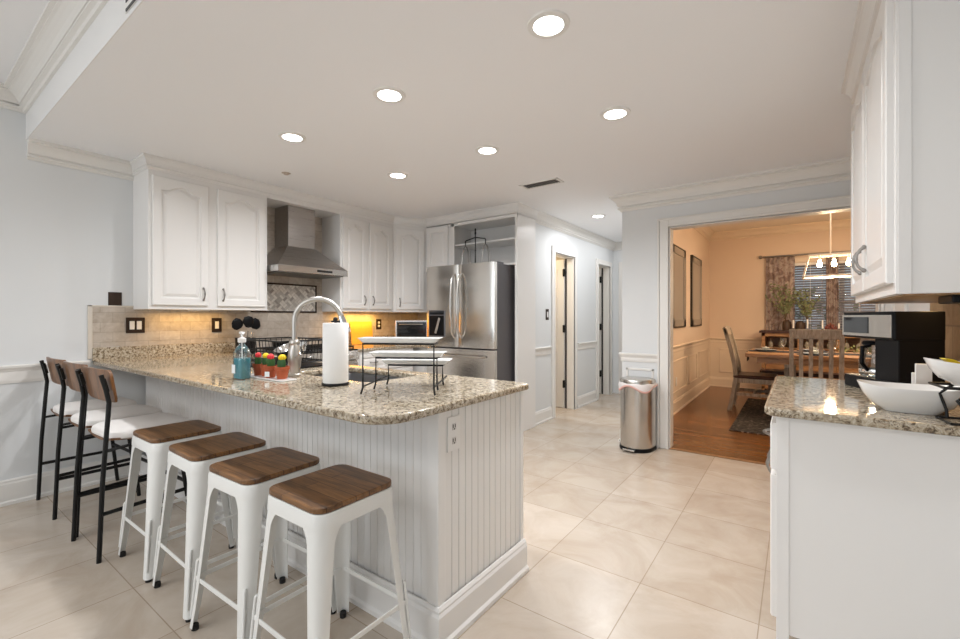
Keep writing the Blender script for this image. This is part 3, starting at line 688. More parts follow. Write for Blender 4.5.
# pan and kettle standing on the range, seen between faucet and towel roll
t = thing('saucepan', 'black pan on the range behind the faucet', 'pan', (-3.95, 2.28, .951))
link('body', MB().lathe([(.001, 0), (.095, 0), (.105, .015), (.11, .055), (.106, .055), (.10, .018), (.092, .006), (.001, .006)], n=28), BLACK, t, smooth=True)
link('handle', MB().tube([(.06, .085, .045), (.11, .16, .06), (.15, .23, .068)], .010), BPLAST, t, smooth=True)

# ================================================================ REFRIGERATOR
t = thing('refrigerator', 'stainless french-door refrigerator with water dispenser', 'refrigerator', (-2.922, 3.62, 0))
HW = .462; FZ = 1.80
link('body', MB().box((-HW + .005, .07, 0.02), (HW - .005, .735, FZ - .01)), DGREY, t, 0.004)
link('hinge_cover', MB().box((HW - .13, .08, FZ - .01), (HW - .02, .22, FZ + .012)), DGREY, t, 0.004)
def fdoor(x0, x1, z0, z1, bulge=.010):
    n = 14; P = [(x0 + (x1 - x0) * k / n, 0) for k in range(n + 1)]
    P = [(x, .014 - bulge * math.sin(PI * (x - x0) / (x1 - x0)) ** .55) if 0 < i < n else (x, .020) for i, (x, y) in enumerate(P)]
    return MB().prism(P + [(x1, .068), (x0, .068)], z0, z1)
FS = steelmat('fridge_steel', (0.66, 0.635, 0.60), 0.2, 0)
dL = fdoor(-HW, -.003, .915, FZ); dR = fdoor(.003, HW, .915, FZ)
oL = link('left_door', dL, FS, t, 0.003, smooth=True); oR = link('right_door', dR, FS, t, 0.003, smooth=True)
oD = link('freezer_drawer', fdoor(-HW, HW, .50, .90), FS, t, 0.003, smooth=True)
oD2 = link('freezer_drawer', fdoor(-HW, HW, .07, .485), FS, t, 0.003, smooth=True)
def vh(x, z0, z1):
    P = []
    for k in range(17):
        u = k / 16; P.append((x + (.018 if x > 0 else -.018) * (4 * (u - .5) ** 2) * 0 , -.012 - .055 * math.sin(PI * u) ** .45 if 0 < u < 1 else .004, z0 + (z1 - z0) * u))
    return MB().tube(P, .0125, 10)
link('handle', vh(-.045, 1.02, 1.70), STEELV, oL, smooth=True); link('handle', vh(.045, 1.02, 1.70), STEELV, oR, smooth=True)
link('handle', MB().tube([(-.36, .0, .83), (-.35, -.045, .83), (0, -.052, .83), (.35, -.045, .83), (.36, 0, .83)], .0125, 10), STEEL, oD, smooth=True)
link('handle', MB().tube([(-.36, .0, .42), (-.35, -.045, .42), (0, -.052, .42), (.35, -.045, .42), (.36, 0, .42)], .0125, 10), STEEL, oD2, smooth=True)
di = link('dispenser', MB().box((-.415, -.002, 1.02), (-.175, .012, 1.315)), mat('dispenser_grey', (.17, .17, .18), .3, .6), oL, 0.004)
link('recess', MB().box((-.40, -.004, 1.035), (-.19, 0, 1.255)), BPLAST, t); 
link('paddle', MB().bar((-.245, -.012, 1.23), (-.30, -.014, 1.06), .03, .006, (0, 1, 0)), CHROME, t)
link('display', MB().box((-.40, -.004, 1.265), (-.19, -.001, 1.305)), SCREEN, t)

# ================================================================ SCALE STAND on the fridge
t = thing('twin_arm_hanger', 'black two-armed stand with wire hoops on top of the refrigerator', 'decoration', (-2.82, 3.80, FZ + .002))
dh = Matrix.Rotation(0.25, 4, 'Z')
link('post', MB().lathe([(.055, 0), (.055, .006), (.008, .012), (.006, .15), (.009, .16), (.006, .17), (.006, .33), (.011, .345), (.007, .37), (.010, .39), (.001, .40)], n=14), BLACK, t, smooth=True)
link('crossbar', MB().tube([(-.14, 0, .255), (-.13, 0, .275), (0, 0, .30), (.13, 0, .275), (.14, 0, .255)], .006).tube([(-.135, 0, .262), (-.135, 0, .215)], .006).tube([(.135, 0, .262), (.135, 0, .215)], .006), BLACK, t, smooth=True)
for sx in (-1, 1):
    c = .135 * sx
    P = [(c - .062, 0, .01), (c - .058, 0, .08), (c - .045, 0, .15), (c - .02, 0, .205), (c, 0, .215), (c + .02, 0, .205), (c + .045, 0, .15), (c + .058, 0, .08), (c + .062, 0, .01)]
    P2 = [(c, y, z) for (_, y, z), y in zip(P, (-.06, -.057, -.045, -.02, 0, .02, .045, .057, .06))]
    link('hoop', MB().tube(P, .0035).tube(P2, .0035).tube([(c + .062 * math.cos(a), .062 * math.sin(a), .008) for a in [2 * PI * k / 20 for k in range(20)]], .0035, closed=True), PULL, t, smooth=True)

# ================================================================ TOASTER OVEN
t = thing('toaster_oven', 'small stainless toaster oven with dark glass in the far corner', 'toaster oven', (-3.87, 3.98, ZT), 0.62)
link('body', MB().box((-.25, -.13, .015), (.24, .15, .285)).box((-.2, -.11, 0), (-.17, -.08, .016)).box((.17, -.11, 0), (.2, -.08, .016)), STEEL, t, 0.006)
link('glass_door', MB().box((-.225, -.141, .035), (.135, -.129, .262)), SCREEN, t, 0.003)
link('handle', MB().tube([(-.19, -.14, .235), (-.19, -.165, .235), (.10, -.165, .235), (.10, -.14, .235)], .006), STEEL, t, smooth=True)
link('control_panel', MB().box((.15, -.136, .03), (.23, -.129, .265)), BPLAST, t)
for z in (.07, .13, .19): link('knob', MB().tube([(.19, -.135, z), (.19, -.155, z)], .016, 12), CHROME, t, smooth=True)
# orange-yellow panel put in for the orange patch on the tiles
t = thing('orange_panel', 'bright orange-yellow panel against the tiles right of the range', 'cutting board', (-4.165, 3.37, ZT + .002))
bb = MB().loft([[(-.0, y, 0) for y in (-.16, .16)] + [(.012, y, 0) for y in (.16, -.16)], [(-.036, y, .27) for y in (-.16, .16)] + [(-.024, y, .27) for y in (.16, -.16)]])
link('body', bb, brickmat('orange_panel_mat', (0.80, 0.40, 0.06), (0.76, 0.36, 0.05), (0.6, 0.3, 0.03), .6, .09, .002, rot=(PI / 2, PI / 2, 0), rough=.4), t, 0.004)

# ================================================================ WALL PLATES
def plate(name, label, cat, pts_fn, n, mframe=BRONZE, W=.07, H=.115, loc=(0, 0, 0), rz=0, rocker=True, group=None):
    t = thing(name, label, cat, loc, rz, group)
    link('plate', MB().box((-W / 2, -.006, -H / 2), (W / 2, 0, H / 2)), mframe, t, 0.003)
    for k in range(n):
        cx = (k - (n - 1) / 2) * .046
        if rocker: link('rocker', MB().box((cx - .016, -.010, -.033), (cx + .016, -.005, .033)), PLASTW, t, 0.002)
        else:
            m_ = MB()
            for z in (-.021, .021): m_.tube([(cx, -.009, z), (cx, -.005, z)], .016, 14)
            link('socket', m_, PLASTW, t)
    return t
plate('light_switch', 'double light switch in a bronze plate on the tiles', 'switch', None, 2, W=.122, H=.122, loc=(-4.217, 1.19, 1.175), rz=PI / 2)
plate('light_switch', 'single light switch in a bronze plate left of the utensil crock', 'switch', None, 1, W=.083, H=.127, loc=(-4.217, 1.785, 1.168), rz=PI / 2)
plate('power_outlet', 'bronze plated power outlet above the corner worktop', 'outlet', None, 1, W=.083, H=.127, loc=(-4.217, 3.66, 1.15), rz=PI / 2, rocker=False)
plate('light_switch', 'dark plated light switch on the hall wall', 'switch', None, 1, W=.075, H=.13, loc=(HX, 4.72, 1.27), rz=PI / 2)
plate('wall_thermostat', 'blank dark square plate on the grey wall above the tiles', 'wall plate', None, 0, W=.083, H=.11, loc=(-4.23, 1.066, 1.375), rz=PI / 2)
plate('power_outlet', 'small white power outlet low on the dining room wainscot', 'outlet', None, 1, mframe=PLASTW, W=.07, H=.115, loc=(-1.274, 6.1, .40), rz=PI / 2, rocker=False)

# ================================================================ CEILING FIXTURES
lab = ['near right recessed ceiling light, largest in the picture', 'recessed ceiling light in the middle of the near row', 'leftmost recessed ceiling light of the near row', 'recessed ceiling light nearest the dining room opening', 'middle recessed ceiling light of the far row', 'recessed ceiling light in front of the corner wall cabinet', 'recessed ceiling light in the hallway']
for i, (x, y) in enumerate(LIGHTS):
    t = thing('recessed_light', lab[i], 'ceiling light', (x, y, ZC), 0, 'recessed ceiling lights')
    link('trim_ring', MB().lathe([(.062, -.001), (.062, -.008), (.085, -.006), (.088, 0.0)], n=32, cap0=False, cap1=False), PLASTW, t, smooth=True)
    link('lens', MB().lathe([(.0001, -.004), (.063, -.004)], n=32, cap0=False, cap1=False), LITE, t)
t = thing('ceiling_vent', 'white slotted air vent in the kitchen ceiling', 'vent', (-1.86, 3.50, ZC), 0)
link('frame', MB().box((-.19, -.075, -.006), (.19, -.055, 0)).box((-.19, .055, -.006), (.19, .075, 0)).box((-.19, -.075, -.006), (-.165, .075, 0)).box((.165, -.075, -.006), (.19, .075, 0)), PLASTW, t, 0.002)
v = MB()
for k in range(12): x = -.155 + k * .028; v.bar((x, -.056, -.004), (x, .056, -.004), .018, .002, (0.6, 0, 1))
link('louvre', v, mat('vent_grey', (.42, .40, .38), .5), t)
link('backing', MB().box((-.165, -.055, -.001), (.165, .055, 0.001)), mat('vent_dark', (.10, .10, .10), .8), t)
tag(link('sprinkler_cover', MB().lathe([(.001, ZC - .012), (.018, ZC - .012), (.022, ZC - .004), (.036, ZC)], (-3.45, 2.0, 0), 20, False, False), mat('sprinkler_brass', (.5, .42, .35), .4, .5), smooth=True), 'small round sprinkler cover on the ceiling before the cabinets', 'sprinkler')
t = thing('air_register', 'slim white register on the soffit face at the top edge', 'vent', (-1.97, .588, 2.505))
link('frame', MB().box((-.22, -.006, -.045), (.22, 0, .05)), PLASTW, t, 0.003)
link('slot', MB().box((-.20, -.008, -.045), (.20, -.005, -.035)).box((-.20, -.008, -.01), (.20, -.005, 0)).box((-.2, -.008, .025), (.2, -.005, .035)), mat('vent_dark', (.10, .10, .10), .8), t)

# ================================================================ WHITE METAL STOOLS
def lsec(cx, cy, sx, sy, arm, rc, z, th=.0022):
    """closed thin L section whose corner points away from the stool centre"""
    P = []
    for off in (0, th):
        r = rc - off if rc > off else .001; q = []
        X, Y = cx - sx * off, cy - sy * off
        q.append((cx - sx * arm, Y))
        for k in range(6):
            a = PI / 2 * (1 - k / 5)
            q.append((X - sx * r + sx * r * math.cos(a), Y - sy * r + sy * r * math.sin(a)))
        q.append((X, cy - sy * arm))
        P += q if off == 0 else q[::-1]
    return [(x, y, z) for x, y in P]
def make_stool():
    t = thing('metal_stool', 'x', 'stool')
    link('seat', MB().prism(rrect(-.160, -.160, .160, .160, .045), .631, .650), SEATW, t, 0.004)
    ap = MB()
    ro, ri = rrect(-.160, -.160, .160, .160, .045), rrect(-.157, -.157, .157, .157, .042)
    ap.loft([[(x * 1.0, y * 1.0, .630) for x, y in ro], [(x * 1.018, y * 1.018, .620) for x, y in ro], [(x * 1.03, y * 1.03, .580) for x, y in ro], [(x * 1.015, y * 1.015, .580) for x, y in ri], [(x, y, .61) for x, y in ri]], True, True)
    link('seat_pan', ap, SWHITE, t, smooth=True)
    for sx in (-1, 1):
        for sy in (-1, 1):
            secs = []
            for z in (.600, .592, .582, .57, .555, .535, .50, .42, .30, .18, .10, .05, .015):
                u = 1 - z / .60; e = .161 + .040 * u + (.004 * max(0, (.12 - z) / .12))
                arm = .062 - .030 * u
                if z > .535: arm = .0625 + .05 * ((z - .535) / .065) ** 2.2
                rc = .044 - .026 * u
                secs.append(lsec(sx * e, sy * e, sx, sy, arm, min(rc, arm * .9), z))
            lm = MB().loft(secs); e0, e1 = .161 + .040 * .53, .161 + .040 * .93
            lm.tube([(sx * (e0 - .008), sy * (e0 - .008), .28), (sx * (e0 - .003), sy * (e0 - .003), .272), (sx * (e1 - .003), sy * (e1 - .003), .05)], .0055, 8)
            lg = link('leg', lm, SWHITE, t, smooth=True)
            e = .193
            rb = MB()
            rb.tube([(sx * (e - .065 + .054), sy * (e - .011), .10 + .0), (sx * (e - .005), sy * (e - .005), .03)], .004, 6)
            rb.bm.clear()
            rb.lathe([(.001, 0), (.013, 0), (.014, .012), (.012, .022), (.001, .022)], (sx * (e - .008), sy * (e - .008), 0), 14)
            link('rubber_foot', rb, RUBBER, lg, smooth=True)
    for i in range(4):
        c, s_ = [(1, 0), (0, 1), (-1, 0), (0, -1)][i]; e = .183
        a = (c * e - s_ * e, s_ * e + c * e, .205); b_ = (c * e + s_ * e, s_ * e - c * e, .205)
        link('crossbar', MB().bar(a, b_, .005, .018), SWHITE, t, 0.0015)
    rib = MB()
    return t
ST = make_stool()
sl = ['white metal stool with wooden seat nearest the peninsula corner, rightmost', 'white metal stool with wooden seat, second from the peninsula corner', 'white metal stool with wooden seat, third from the peninsula corner', 'white metal stool with wooden seat next to the black framed bar chairs']
for i, (x, y) in enumerate(((-1.335, .945), (-1.755, .93), (-2.19, .935), (-2.645, .93))):
    o = ST if i == 0 else copy_tree(ST)
    o.location = (x, y, 0); o.rotation_euler.z = (0.0, .03, -.02, .0)[i]; tag(o, sl[i], 'stool', 'white metal stools at the peninsula')

# ================================================================ BLACK FRAMED BAR CHAIRS
def make_barchair():
    t = thing('bar_chair', 'x', 'chair')
    # faces +y ; rear posts at y=0
    for sx in (-1, 1):
        link('rear_leg', MB().tube([(sx * .198, .0, 0), (sx * .196, .015, .40), (sx * .195, .038, .74), (sx * .193, .042, .80), (sx * .188, .030, .87), (sx * .183, .012, .945)], .0108, 10), BLACK, t, smooth=True)
        link('front_leg', MB().tube([(sx * .195, .43, 0), (sx * .175, .385, .40), (sx * .168, .37, .575)], .0115, 10), BLACK, t, smooth=True)
    link('footrest', MB().tube([(-.182, .400, .285), (.182, .400, .285)], .010), BLACK, t, smooth=True)
    for sx in (-1, 1):
        link('side_rail', MB().tube([(sx * .203, .010, .24), (sx * .180, .408, .24)], .0105), BLACK, t, smooth=True)
        link('side_rail', MB().tube([(sx * .195, .022, .555), (sx * .168, .37, .575)], .008), BLACK, t, smooth=True)
    # plywood shell
    sh = MB(); n = 9
    for off in (0,): pass
    loops = []
    for k in range(11):
        y = .055 + k * .038; wv = .172 - .03 * (k / 10) ** 2; dz = .018 * (abs(k - 5) / 5) ** 2
        loops.append([( -wv + 2 * wv * i / 8, y, .576 + dz + .018 * ((i - 4) / 4) ** 2) for i in range(9)] + [(wv - 2 * wv * i / 8, y, .564 + dz + .018 * ((4 - i) / 4) ** 2) for i in range(9)])
    link('seat', sh.loft(loops), CHAIRW, t, smooth=True)
    pr = rrect(-.178, .055, .178, .45, .07)
    def sc_(k, z): return [(x * k, .23 + (y - .23) * k, z) for x, y in pr]
    link('cushion', MB().loft([sc_(.94, .590), sc_(1.0, .600), sc_(1.01, .615), sc_(.985, .632), sc_(.90, .643), sc_(.6, .648), sc_(.2, .649)]), CUSH, t, smooth=True)
    # curved backrest
    loops = []
    for k in range(9):
        u = k / 8; z = .797 + .170 * u; yb = .052 - .030 * u
        wv = .202 + .008 * u; c_ = .0
        row = []
        for off in (0, .012):
            r = [(-wv + 2 * wv * i / 12, yb + off + .030 - .030 * (((i - 6) / 6) ** 2) * -1 - .03, z) for i in range(13)]
            row.append(r)
        # concave towards the sitter: ends forward
        row = [[(x, yb + off + .014 * (x / .2) ** 2, z) for x, _, z in row[q]] for q, off in ((0, 0.0), (1, .012))]
        if k in (0, 8):
            row = [[(x * .93, y, z) for x, y, z in r] for r in row]
        loops.append(row[0] + row[1][::-1])
    link('backrest', MB().loft(loops), CHAIRW, t, smooth=True)
    for sx in (-1, 1):
        link('back_bracket', MB().bar((sx * .178, .022, .925), (sx * .181, .038, .855), .028, .016, (0, 1, 0)), BLACK, t, 0.003)
    return t
BC = make_barchair()
sl = ['black framed bar chair with wooden back and white cushion, nearest the stools', 'black framed bar chair with wooden back, middle of the three', 'black framed bar chair with wooden back, nearest the left wall']
for i, x in enumerate((-3.047, -3.483, -3.966)):
    o = BC if i == 0 else copy_tree(BC)
    o.location = (x, .645, 0); o.rotation_euler.z = (.045, .05, .035)[i]; tag(o, sl[i], 'chair', 'bar chairs at the peninsula')

# ================================================================ SINK AND FAUCET
t = thing('sink', 'stainless undermount sink in the peninsula worktop', 'sink', (-2.05, 1.615, .70))
R0 = rrect(-.335, -.19, .335, .19, .05); 
def sc2(k, z, P=R0): return [(x * k, y * k, z) for x, y in P]
link('bowl', MB().loft([sc2(1.04, .176), sc2(.995, .177), sc2(.98, .16), sc2(.96, .02), sc2(.88, 0.0), sc2(.1, 0.0)], False, True), mat('sink_steel', (.32, .32, .33), .35, 1.0), t, smooth=True)
link('drain', MB().lathe([(.045, .002), (.04, .004), (.02, .001), (.001, .001)], (0, 0, 0), 18, False, False), CHROME, t, smooth=True)
t = thing('faucet', 'tall brushed nickel gooseneck faucet behind the potted cacti', 'faucet', (-2.235, 1.345, ZT))
link('base', MB().lathe([(.001, 0), (.035, 0), (.035, .010), (.027, .016), (.027, .024), (.031, .05), (.036, .095), (.033, .14), (.024, .170), (.029, .178), (.029, .188), (.021, .200), (.001, .20)], n=24), NICKEL, t, smooth=True)
tx, ty = .205, .19
P = [(0, 0, .17), (0, 0, .24), (0, 0, .304)]; L_ = math.hypot(tx, ty); ux, uy = tx / L_, ty / L_; rr = .125
for k in range(1, 17):
    a = PI - (PI * 1.0) * k / 16 * .93; P.append((ux * (rr + rr * math.cos(a)), uy * (rr + rr * math.cos(a)), .304 + rr * math.sin(a) * .95))
link('spout', MB().tube(P, .0152, 14), NICKEL, t, smooth=True)
e = Vector(P[-1]); dv = (e - Vector(P[-2])).normalized()
link('spray_head', MB().tube([e, e + dv * .03, e + dv * .07, e + dv * .10], [.0175, .019, .023, .024], 14), CHROME, t, smooth=True)
link('lever', MB().tube([(.02, -.005, .10), (.05, -.01, .105), (.085, -.02, .13)], [.012, .009, .006], 10), NICKEL, t, smooth=True)

# paper towel roll
t = thing('paper_towel_roll', 'white paper towel roll on a stand in front of the sink', 'paper towels', (-1.79, 1.288, ZT))
link('base', MB().lathe([(.001, 0), (.062, 0), (.064, .005), (.062, .010), (.001, .010)], n=28), BLACK, t, smooth=True)
link('roll', MB().lathe([(.018, .012), (.057, .012), (.059, .016), (.059, .292), (.057, .296), (.018, .296)], n=40), PAPER, t, smooth=True)
link('rod', MB().tube([(0, 0, .008), (0, 0, .310)], .006), BLACK, t, smooth=True)
rc_ = Vector((-.81 * .0 - .00, 0, 0))
link('knob', MB().sphere((0, 0, .312), .012).tube([(-.03, 0, .303), (.03, 0, .303)], .005), BLACK, t, smooth=True)

# soap bottle
t = thing('soap_bottle', 'clear pump bottle of blue soap left of the cacti', 'soap dispenser', (-2.365, 1.125, ZT))
link('bottle', MB().loft([[(x * k, y * k, z) for x, y in rrect(-.046, -.032, .046, .032, .02)] for k, z in ((.93, 0), (1, .006), (1, .115), (.97, .135), (.80, .155), (.52, .172), (.34, .18), (.34, .195))]), GLASS, t, smooth=True)
link('soap', MB().loft([[(x * k, y * k, z) for x, y in rrect(-.043, -.029, .043, .029, .018)] for k, z in ((.93, .004), (1, .008), (1, .108))]), mat('blue_soap', (.18, .58, .70), .12, trans=0.5), t, smooth=True)
link('pump', MB().lathe([(.001, .190), (.018, .190), (.020, .195), (.020, .212), (.012, .216), (.006, .218), (.006, .236), (.014, .237), (.014, .246), (.001, .247)], n=16).tube([(0, 0, .241), (.035, -.012, .240), (.042, -.014, .232)], .0055), PLASTW, t, smooth=True)
link('dip_tube', MB().tube([(0, 0, .19), (.004, 0, .02)], .003), PLASTW, t)
link('label', MB().box((-.040, -.0335, .030), (-.004, -.0322, .075)), mat('label_white', (.85, .88, .9), .5), t)
# cactus tray
t = thing('cactus_tray', 'thin white rectangular tray under the four potted cacti', 'tray', (-2.262, 1.219, ZT), .02)
link('plate', MB().prism(rrect(-.19, -.045, .19, .045, .02), 0, .007), CER, t, 0.002)
caps = [(-2.145, 1.222, 'yellow', .036), (-2.232, 1.208, 'red', .033), (-2.313, 1.226, 'yellow', .030), (-2.378, 1.218, 'red', .028)]
caplab = ['potted cactus with yellow top nearest the faucet', 'potted cactus with red top and white price tag', 'potted cactus with yellow top between the two red ones', 'potted cactus with red top, leftmost on the tray']
CY = mat('cactus_yellow', (.85, .60, .02), .6, bump=.8, bscale=200); CR = mat('cactus_red', (.78, .05, .06), .6, bump=.8, bscale=200)
for i, (x, y, c, r) in enumerate(caps):
    t = thing('potted_cactus', caplab[i], 'plant', (x, y, ZT + .0075), i * .8, 'grafted cacti in clay pots')
    link('pot', MB().lathe([(.001, 0), (r * .68, 0), (r * .90, .045), (r * 1.0, .046), (r * 1.02, .062), (r * .92, .062), (r * .88, .052), (.001, .05)], n=20), TERRA, t, smooth=True)
    S = []
    for z, k in ((.045, .40), (.06, .50), (.085, .52), (.098, .42)):
        S.append([(r * k * (1 + .28 * math.cos(3 * a)) * math.cos(a), r * k * (1 + .28 * math.cos(3 * a)) * math.sin(a), z) for a in [2 * PI * q / 24 for q in range(24)]])
    link('stem', MB().loft(S), CACT, t, smooth=True)
    sp = MB(); zc = .108; rr = r * .50
    lp = []
    for k in range(9):
        a_ = PI * k / 8; q = max(.001, math.sin(a_)) * rr
        lp.append([(q * (1 + .12 * math.cos(10 * b)) * math.cos(b), q * (1 + .12 * math.cos(10 * b)) * math.sin(b), zc - .016 * math.cos(a_)) for b in [2 * PI * w_ / 40 for w_ in range(40)]])
    link('cactus_top', sp.loft(lp), CY if c == 'yellow' else CR, t, smooth=True)
    if i == 1:
        o = link('price_tag', MB().box((-.012, -r * 1.0 - .002, .008), (.012, -r * .99, .034)), mat('label_white', (.85, .88, .9), .5), t); o.rotation_euler.z = -i * .8 + .55
# dish rack
t = thing('dish_rack', 'black wire dish rack on the worktop behind the cacti', 'dish rack', (-2.80, 1.60, ZT + .0135), 0)
r_ = MB(); X0, X1, Y0, Y1 = -.23, .25, -.15, .17
for z, e in ((.02, 0), (.09, .008), (.16, .018)): r_.tube([(X0 - e, Y0 - e, z), (X1 + e, Y0 - e, z), (X1 + e, Y1 + e, z), (X0 - e, Y1 + e, z)], .0035 if z < .15 else .005, 6, True)
for k in range(13):
    x = X0 + (X1 - X0) * k / 12; e = .018
    r_.tube([(x, Y0 - e, .16), (x, Y0, .02), (x, Y1, .02), (x, Y1 + e, .16)], .0022, 5)
for k in range(1, 8):
    y = Y0 + (Y1 - Y0) * k / 8; r_.tube([(X0 - e, y, .16), (X0, y, .02), (X1, y, .02), (X1 + e, y, .16)], .0022, 5)
link('wire_basket', r_, BLACK, t, smooth=True)
link('drip_tray', MB().prism(rrect(-.26, -.18, .28, .20, .03), -.012, -.004), BPLAST, t, 0.002)
link('foot', MB().box((X0, Y0, -.004), (X0 + .02, Y0 + .02, .02)).box((X1 - .02, Y0, -.004), (X1, Y0 + .02, .02)).box((X0, Y1 - .02, -.004), (X0 + .02, Y1, .02)).box((X1 - .02, Y1 - .02, -.004), (X1, Y1, .02)), BPLAST, t)
t = thing('mixing_bowl', 'shiny steel bowl leaning in the drying rack', 'bowl', (-2.70, 1.62, ZT + .062), 0)
m = MB().lathe([(.001, 0), (.05, 0), (.085, .03), (.105, .075), (.108, .075), (.088, .028), (.052, -.003), (.001, -.003)], n=26)
link('body', m.xf(Matrix.Rotation(.35, 4, 'X')), CHROME, t, smooth=True)
# foil / steel pot right of the faucet
# utensil crock
t = thing('utensil_crock', 'black utensil crock by the wall left of the range', 'utensil holder', (-3.96, 1.915, ZT))
link('body', MB().lathe([(.001, 0), (.072, 0), (.078, .01), (.083, .135), (.085, .14), (.079, .14), (.073, .012), (.001, .012)], n=24), BLACK, t, smooth=True)
ul = ['black slotted spoon in the crock, leaning left', 'black spatula standing upright in the crock', 'black ladle in the crock, leaning right']
for i, (dx, dy, h_) in enumerate(((.0, -.05, .25), (.02, .01, .27), (.0, .06, .25))):
    u = thing('cooking_utensil', ul[i], 'utensil', (-3.96 + dx * .3, 1.915 + dy * .4, ZT + .014), 0, 'utensils in the crock')
    link('handle', MB().tube([(0, 0, .003), (dx * .6, dy * .6, h_ * .7)], .006, 8), STEEL, u, smooth=True)
    hd = MB(); 
    hd.lathe([(.001, -.05), (.018, -.045), (.034, -.015), (.036, .01), (.026, .036), (.001, .045)], (0, 0, 0), 16)
    hd.xf(Matrix.Translation((dx * .9, dy * 1.0, h_)) @ Matrix.Rotation((-.5, 0, .7)[i], 4, 'X') @ Matrix.Diagonal((.30, 1.35, 1.1, 1)))
    link('head', hd, BPLAST, u, smooth=True)

# ================================================================ THREE-TIER TRAY STAND
yaw = YAW - .09
t = thing('tiered_serving_stand', 'black wire three-tier stand on the peninsula corner', 'serving stand', (-1.402, 1.375, ZT), yaw)
tt = [(-.085, .212, .0), (.045, .142, .0), (.175, .096, .01)]   # y, height, x offset
fr = MB(); HWd = .150
for y, h_, xo in tt:
    a, b_ = y - .045, y + .045; hw = HWd - (.0 if h_ > .2 else .012 if h_ > .13 else .02)
    fr.tube([(-hw + xo - .006, a - .008, 0.004), (-hw + xo, a, .03), (-hw + xo, a, h_), (hw + xo, a, h_), (hw + xo, a, .03), (hw + xo + .006, a - .008, 0.004)], .0042, 8)
    fr.tube([(-hw + xo, a, h_), (-hw + xo, b_, h_), (hw + xo, b_, h_), (hw + xo, a, h_)], .0036, 8)
for xx in (-HWd, HWd): fr.tube([(xx, -.13, .035), (xx + .006 * (1 if xx < 0 else -1), .22, .035)], .0036, 8)
link('wire_frame', fr, BLACK, t, smooth=True)
pl = ['top white rectangular platter on the tiered stand, the highest', 'middle white rectangular platter on the tiered stand', 'lowest white rectangular platter at the back of the tiered stand']
cy, sy_ = math.cos(yaw), math.sin(yaw)
for i, (y, h_, xo) in enumerate(tt):
    q = thing('serving_platter', pl[i], 'platter', (-1.402 + xo * cy - y * sy_, 1.375 + xo * sy_ + y * cy, ZT + h_ + .0045), yaw, 'platters of the tiered stand')
    W_ = .176 - .004 * i
    def rp(k, z, ex=0): return [(x * k, yy * k, z) for x, yy in rrect(-W_ + .012, -.052, W_ - .012, .052, .012)]
    link('dish', MB().loft([rp(.90, 0), rp(.95, .002), rp(1.02, .014), rp(1.06, .019), rp(1.05, .0205), rp(.99, .012), rp(.94, .006), rp(.5, .006)]), CER, q, smooth=True)

# ================================================================ TRASH CAN
t = thing('trash_can', 'stainless step trash can beside the dining room opening', 'trash can', (-1.225, 4.20, 0), -.12)
D_ = [(x, y) for x, y in arc(0, 0, .145, 180, 360, 18)] + [(.145, .09), (.115, .125), (-.115, .125), (-.145, .09)]
def dz(k, z): return [(x * k, y * k, z) for x, y in D_]
link('base', MB().loft([dz(1.04, 0), dz(1.06, .01), dz(1.04, .035), dz(1.0, .035)]), BPLAST, t, smooth=True)
link('body', MB().loft([dz(1.0, .033), dz(1.0, .60)]), STEELV, t, smooth=True)
lg = MB(); lo = []
for z, k in ((.575, 1.05), (.59, 1.09), (.615, 1.10), (.625, 1.06), (.625, .9)):
    lo.append([(x * k * (1 + .012 * math.sin(i * 2.4)), y * k * (1 + .015 * math.cos(i * 1.9)), z + (-.028 * math.sin(i * .55) if z < .6 else .004 * math.sin(i * 1.3))) for i, (x, y) in enumerate(D_)])
link('bin_liner', lg.loft(lo, False, False), mat('bag_white', (.84, .80, .79), .5, bump=.4, bscale=60), t, smooth=True, solid=.002)
lo = [[(x * k * 1.005 * (1 + .012 * math.sin(i * 2.4)), y * k * 1.005 * (1 + .015 * math.cos(i * 1.9)), z + (-.028 * math.sin(i * .55) if z < .6 else 0)) for i, (x, y) in enumerate(D_)] for z, k in ((.570, 1.05), (.588, 1.10))]
link('drawstring', MB().loft(lo, False, False), mat('bag_pink', (.82, .50, .45), .5), t, smooth=True, solid=.003)
link('lid', MB().loft([dz(1.02, .622), dz(1.02, .645), dz(.97, .660), dz(.80, .668), dz(.3, .671)]), STEEL, t, smooth=True)
link('pedal', MB().box((-.055, -.185, .016), (.055, -.15, .03)), STEEL, t, 0.004)

# ================================================================ COFFEE MAKER
dxy = Vector((.138, -.31)); rz = math.atan2(dxy.y, dxy.x)
t = thing('coffee_maker', 'black and steel coffee maker with glass carafe on the right worktop', 'coffee maker', (.187, 2.73, ZT), rz)
# local x along the front, local y away from the viewer (front on y=0)
W_ = .335; Dp = .17
link('base', MB().prism(rrect(-.005, -.005, W_, Dp, .015), 0, .055), BPLAST, t, 0.004)
link('warming_plate', MB().lathe([(.001, .0565), (.066, .0565), (.068, .055)], (.10, .075, 0), 24, False, False), STEEL, t)
link('body', MB().box((.19, .012, .05), (W_, Dp, .335)).box((0, .150, .05), (.20, Dp, .335)).box((0, .002, .240), (.20, Dp, .335)), BPLAST, t, 0.004)
hp = link('head', MB().prism(rrect(-.006, -.006, W_ + .003, Dp + .002, .01), .229, .347), BPLAST, t, 0.004)
link('fascia', MB().box((-.004, -.010, .238), (.325, -.004, .333)), STEEL, hp, 0.002)
link('display', MB().box((.012, -.0125, .252), (.185, -.009, .324)), SCREEN, hp)
ca = link('carafe', MB().lathe([(.001, .058), (.058, .058), (.066, .07), (.066, .13), (.060, .165), (.050, .19), (.053, .20)], (.10, .075, 0), 28, True, False), GLASS, t, smooth=True)
